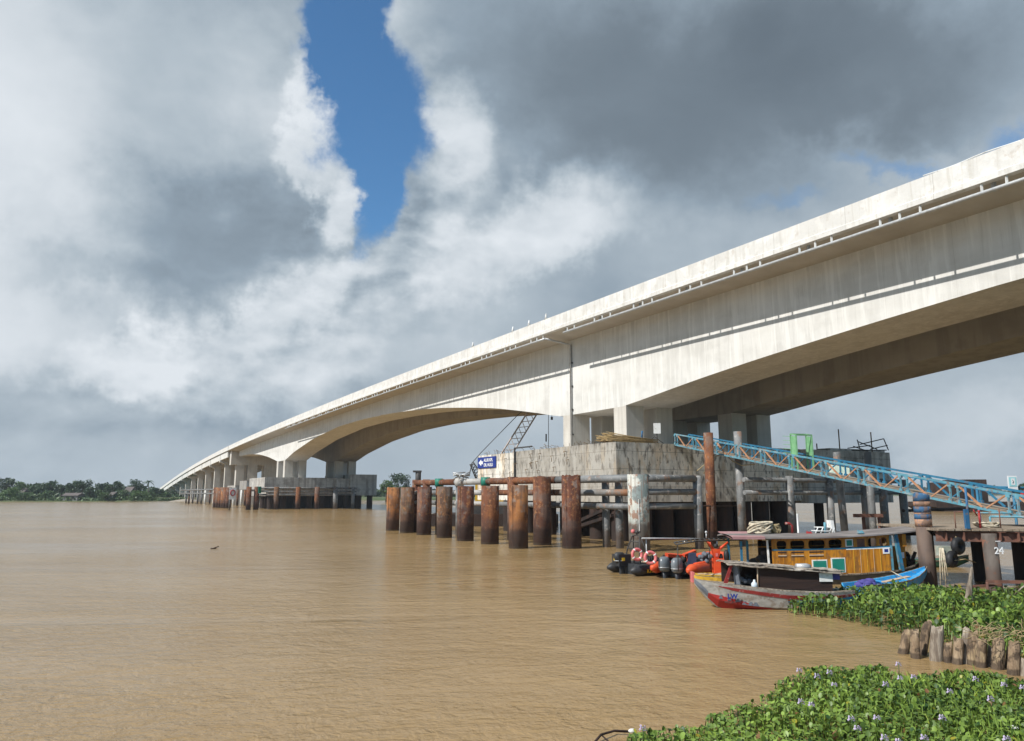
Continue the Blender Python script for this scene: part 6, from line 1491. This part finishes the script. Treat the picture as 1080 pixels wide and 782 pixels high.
# ------------------------------------------------------------------ far bank trees and houses
def tree(u, vtop, wpx, Y, mat, label, seed, kind='round', base=1.0, group='trees along the far bank'):
    rr = random.Random(seed); q = at(u, vtop, Y); x = q[0]; H_ = q[2]-base; w = wpx/790*Y/2
    root = thing('palm_tree' if kind == 'palm' else 'tree', label, 'tree', (x, Y, base), 0, group)
    m = MB(); m.tube([(x, Y, base-.5), (x+rr.uniform(-.3, .3), Y, base+H_*.35), (x+rr.uniform(-.4, .4), Y, base+H_*(.62 if kind != 'palm' else .93))], [w*.09+.14, w*.06+.1, .08], 7)
    if kind != 'palm':
        for k in range(4):
            a_ = rr.uniform(0, 6.28); m.tube([(x, Y, base+H_*rr.uniform(.3, .45)), (x+math.cos(a_)*w*.5, Y+math.sin(a_)*w*.5, base+H_*rr.uniform(.6, .8))], [.11, .04], 5)
    m.build('trunk', M['trunk'], root)
    m = MB()
    if kind == 'palm':
        top = (x, Y, base+H_*.93)
        for k in range(15):
            a_ = k*2.4; el_ = rr.uniform(-.1, 1.1); L__ = w*1.1; pts = []
            for t in (0, .35, .7, 1.0):
                pts.append((top[0]+math.cos(a_)*L__*t*math.cos(el_*.7), top[1]+math.sin(a_)*L__*t*math.cos(el_*.7), top[2]+L__*(math.sin(el_)*t - .75*t*t)))
            for j in range(3):
                p, q_ = pts[j], pts[j+1]; wd = L__*.11*(1-.2*j)
                i = len(m.v); m.v += [(p[0]-math.sin(a_)*wd, p[1]+math.cos(a_)*wd, p[2]-wd*.4), (p[0], p[1], p[2]), (q_[0], q_[1], q_[2]), (q_[0]-math.sin(a_)*wd, q_[1]+math.cos(a_)*wd, q_[2]-wd*.4), (p[0]+math.sin(a_)*wd, p[1]-math.cos(a_)*wd, p[2]-wd*.4), (q_[0]+math.sin(a_)*wd, q_[1]-math.cos(a_)*wd, q_[2]-wd*.4)]
                m.tone += [rr.uniform(.1, .7)]*6; m.quad_faces([(i, i+1, i+2, i+3), (i+1, i+4, i+5, i+2)])
    else:
        cl = []; nb = int(7 + w*1.6)
        for k in range(nb):
            a_ = rr.uniform(0, 6.28); r0 = rr.random()**.6*w*.72; hz = base + H_*rr.uniform(.30 if kind == 'bush' else .42, .86)
            if kind == 'bush': hz = base + H_*rr.uniform(.15, .8)
            cl.append((x+math.cos(a_)*r0, Y+math.sin(a_)*r0, hz, rr.uniform(.22, .4)*w + .4))
        cl.append((x+rr.uniform(-.2, .2)*w, Y, base+H_*.82, H_*.17))
        for (cx_, cy_, cz_, cr) in cl:
            tn = rr.uniform(.05, .6)
            for j in range(int(46 + cr*26)):
                th = rr.uniform(0, 6.28); ph = math.acos(rr.uniform(-1, 1)); r1 = cr*(rr.random()**.35)
                px_ = cx_+r1*math.sin(ph)*math.cos(th); py_ = cy_+r1*math.sin(ph)*math.sin(th); pz_ = min(cz_+r1*math.cos(ph)*.75, base+H_)
                s = rr.uniform(.16, .36)*(Y/330)**.5; e1 = Vector((rr.gauss(0, 1), rr.gauss(0, 1), rr.gauss(0, .6))).normalized()*s; e2 = e1.cross(Vector((rr.gauss(0, 1), rr.gauss(0, 1), rr.gauss(0, 1)))).normalized()*s
                c_ = Vector((px_, py_, max(pz_, base))); i = len(m.v)
                m.v += [tuple(c_-e1), tuple(c_-e2), tuple(c_+e1), tuple(c_+e2)]; m.tone += [min(1, max(0, tn+rr.uniform(-.2, .35)))]*4; m.quad_faces([(i, i+1, i+2, i+3)])
    m.build('crown', M[mat], root)
T = [(-30, 500, 34, 335, 'leaf_dark', 'round'), (6, 502.5, 26, 330, 'leaf_dark', 'round'), (26, 508, 20, 326, 'leaf_mid', 'round'), (40, 509, 22, 350, 'leaf_dark', 'round'), (14, 514, 22, 316, 'leaf_light', 'bush'), (37, 513, 14, 318, 'leaf_dark', 'bush'), (53, 506.5, 20, 342, 'leaf_dark', 'round'), (66, 511, 14, 350, 'leaf_dark', 'round'),
     (78, 509.5, 18, 345, 'leaf_dark', 'round'), (88, 505.5, 20, 322, 'leaf_dark', 'round'), (96, 513, 10, 318, 'leaf_dark', 'bush'), (108, 509, 16, 350, 'leaf_dark', 'round'), (121, 507, 20, 332, 'leaf_dark', 'round'), (104, 516, 12, 318, 'leaf_mid', 'bush'), (142, 505.8, 22, 345, 'leaf_dark', 'round'), (157, 507, 12, 335, 'leaf_dark', 'palm'), (166, 514, 14, 360, 'leaf_dark', 'round'),
     (50, 518, 18, 314, 'leaf_mid', 'bush'), (5, 519, 20, 312, 'leaf_light', 'bush'), (128, 517, 20, 318, 'leaf_mid', 'bush'), (146, 518, 22, 320, 'leaf_light', 'bush'), (30, 520, 22, 311, 'leaf_mid', 'bush'), (112, 520, 18, 314, 'leaf_mid', 'bush'), (160, 520, 16, 336, 'leaf_mid', 'bush'), (176, 519, 12, 350, 'leaf_mid', 'bush')]
desc = {'leaf_dark': 'dark green', 'leaf_mid': 'mid green', 'leaf_light': 'light green', }
order = sorted(range(len(T)), key=lambda i: T[i][0]); rk = {i: k for k, i in enumerate(order)}
for i, (u, vt, w_, Y, mt, kd) in enumerate(T):
    nm = {'round': 'rounded tree', 'bush': 'low bushy tree', 'palm': 'palm with drooping fronds'}[kd]
    tree(u, vt, w_, Y, mt, '%s %s on the far left bank, %s from the left' % (desc[mt], nm, ORD[rk[i]]), 100+i, kd)
tree(421, 499, 30, 300, 'leaf_dark', 'dark spreading tree above the leftmost rusty piles', 160, 'round', .5)
tree(408, 505, 16, 290, 'leaf_mid', 'lower green tree touching the right end of the far cap', 161, 'round', .5)
tree(425, 512, 30, 285, 'leaf_mid', 'low green thicket at the foot of the spreading tree', 162, 'bush', .5)
tree(327, 505.5, 12, 340, 'leaf_dark', 'dark tree seen between the far bridge legs', 163, 'round'); tree(322, 509, 18, 345, 'leaf_dark', 'low dark tree between the far bridge legs', 164, 'bush')
tree(380, 504.5, 18, 340, 'leaf_dark', 'dark tree top just above the right part of the far cap', 165, 'round')
tree(277, 512, 16, 360, 'leaf_mid', 'green tree seen through the opening of the end pier', 166, 'round')
tree(1078, 508, 16, 260, 'leaf_dark', 'dark tree at the right edge of the horizon', 167, 'round', 0.5)
# rough grass and scrub over the near right bank
rr = random.Random(21); m = MB()
for _ in range(16000):
    y = rr.uniform(4, 47); xe = max(.74*y + 3.5 + .6*math.sin(y), 14) if y < 45 else 40 + (y-45)*6
    dx = abs(rr.gauss(0, 12)); x = xe - .3 + dx; z = .25 + min(.65, dx*.2); s_ = rr.uniform(.08, .35)*(1 + .8*vnoise(x, y, .5))
    e1 = Vector((rr.gauss(0, 1), rr.gauss(0, 1), rr.gauss(0, .8))).normalized()*s_*.6; e2 = e1.cross(Vector((rr.gauss(0, 1), rr.gauss(0, 1), rr.gauss(0, 1)))).normalized()*s_*.6
    c_ = Vector((x, y, z + rr.random()*s_*2)); i = len(m.v); m.v += [tuple(c_-e1), tuple(c_-e2), tuple(c_+e1), tuple(c_+e2)]; m.tone += [rr.random()]*4; m.quad_faces([(i, i+1, i+2, i+3)])
tag(m.build('bank_vegetation', M['leaf_mid']), 'rough low green growth on the near right bank', 'scrub', kind='stuff')
# distant low wood, reads as one mass
rr = random.Random(5); m = MB()
def wood(x0, y0, x1, y1, n, h0, s0):
    for _ in range(n):
        t = rr.random(); x = x0+(x1-x0)*t; y = y0+(y1-y0)*t + rr.uniform(0, 25); hmx = h0*(.7+.3*math.sin(x*.05)+.25*math.sin(x*.13+1))
        z = 1+hmx*rr.random()**.7; s = s0*rr.uniform(.5, 1.1); e1 = Vector((rr.gauss(0, 1), rr.gauss(0, .5), rr.gauss(0, .6))).normalized()*s; e2 = e1.cross(Vector((rr.gauss(0, 1), rr.gauss(0, 1), rr.gauss(0, 1)))).normalized()*s
        c_ = Vector((x, y, z)); i = len(m.v); m.v += [tuple(c_-e1), tuple(c_-e2), tuple(c_+e1), tuple(c_+e2)]; m.tone += [rr.random()*.7]*4; m.quad_faces([(i, i+1, i+2, i+3)])
wood(-520, 345, -130, 372, 6500, 6.0, 1.0); wood(-130, 372, -10, 430, 3500, 6, 1.0); wood(-10, 430, 130, 650, 3000, 7, 1.4); wood(130, 650, 420, 930, 3500, 8.5, 2.0); wood(420, 930, 1250, 1330, 4500, 11, 3.0)
tag(m.build('distant_wood', M['leaf_dark']), 'low dark line of woods along the far shore', 'woods', kind='stuff')
m = MB(); rr = random.Random(9)
for _ in range(5200):
    x = rr.uniform(-330, -148); y = np.interp(x, [-330, -300, -215, -160, -152, -148], [308, 306, 304, 312, 320, 330]) + rr.uniform(1.5, 9); s = rr.uniform(.2, .6); z = .6 + rr.random()*1.0*(1+.5*math.sin(x*.3))
    e1 = Vector((rr.gauss(0, 1), rr.gauss(0, .5), rr.gauss(0, .8))).normalized()*s; e2 = e1.cross(Vector((rr.gauss(0, 1), rr.gauss(0, 1), rr.gauss(0, 1)))).normalized()*s
    c_ = Vector((x, y, z)); i = len(m.v); m.v += [tuple(c_-e1), tuple(c_-e2), tuple(c_+e1), tuple(c_+e2)]; m.tone += [rr.random()]*4; m.quad_faces([(i, i+1, i+2, i+3)])
tag(m.build('bank_scrub', M['leaf_mid']), 'low scrub along the waterline of the far left bank', 'scrub', kind='stuff')
def house(u0, u1, vt, vb, Y, wall, roof, label):
    a_ = at(u0, vb, Y); b_ = at(u1, vt, Y); z0 = .6; x0, x1, zt = a_[0], b_[0], b_[2]; ze = z0 + (zt-z0)*.62; yd = 5
    root = thing('riverside_house', label, 'house', ((x0+x1)/2, Y, z0))
    m = MB(); m.box(x0, x1, Y, Y+yd, z0-.4, ze); m.build('wall', M[wall], root)
    m = MB(); m.loft([[(x0-.4, Y-.5, ze), (x0-.4, Y+yd/2, zt), (x0-.4, Y+yd+.5, ze), (x0-.4, Y+yd/2, ze+.05)], [(x1+.4, Y-.5, ze), (x1+.4, Y+yd/2, zt), (x1+.4, Y+yd+.5, ze), (x1+.4, Y+yd/2, ze+.05)]]); m.build('roof', M[roof], root)
    for t in (.2, .6):
        m = MB(); m.box(x0+(x1-x0)*t, x0+(x1-x0)*(t+.18), Y-.04, Y+.05, z0+(ze-z0)*.3, z0+(ze-z0)*.8); m.build('window', M['dark'], root)
    m = MB()
    for k in range(4): m.tube([(x0+(x1-x0)*k/3, Y+.2, -.8), (x0+(x1-x0)*k/3, Y+.2, z0)], .15, 6)
    m.build('stilts', M['brownboard'], root)
house(66, 82, 520, 527, 311, 'housewall', 'roofrust', 'grey-walled house on stilts at the water edge of the far bank')
house(131, 138, 513.5, 519, 330, 'housewall', 'roofrust', 'house with a faded pinkish roof among the far trees')
house(115, 119, 519, 524, 314, 'white', 'roofrust', 'tiny white hut on the far bank left of the viaduct')
house(21, 25, 515, 519, 322, 'housewall', 'roofrust', 'pale house half hidden by trees at the far left')
# moored barge far right
pA = at(1003, 512, 150); pB = at(1037, 506, 150)
root = thing('river_barge', 'dark brown barge on the river behind the gangway', 'barge', ((pA[0]+pB[0])/2, 152, 0))
m = MB(); m.loft([[(pA[0]-5, y, .9), (pA[0]-3, y, -.3), (pB[0]+16, y, -.3), (pB[0]+18, y, 1.2), (pB[0]+18, y, 1.8), (pA[0]-5, y, 1.8)] for y in (147, 158)]); m.build('hull', M['rust_dark'], root)
m = MB(); m.box(pA[0]+2.4, pB[0], 149, 157, 1.8, pB[2]); m.build('cargo_hold', M['rust_dark'], root)
m = MB(); m.box(pA[0]-1, pA[0]+2.4, 149, 157, 1.8, pB[2]-.5); m.build('stern_house', M['rust_dark'], root)

# ------------------------------------------------------------------ air
hz = bpy.data.materials.new('haze_air'); hz.use_nodes = True; nt = hz.node_tree; nt.nodes.clear()
ho = nt.nodes.new('ShaderNodeOutputMaterial'); pv_ = nt.nodes.new('ShaderNodeVolumePrincipled'); nt.links.new(pv_.outputs[0], ho.inputs['Volume'])
pv_.inputs['Color'].default_value = (.80, .88, .95, 1); pv_.inputs['Density'].default_value = 0.00020
HAZE = True
if HAZE:
    m = MB(); m.box(-1500, 1500, -80, 1600, -1.5, 60)
    tag(m.build('haze', hz), 'thin river haze', 'haze', kind='stuff')
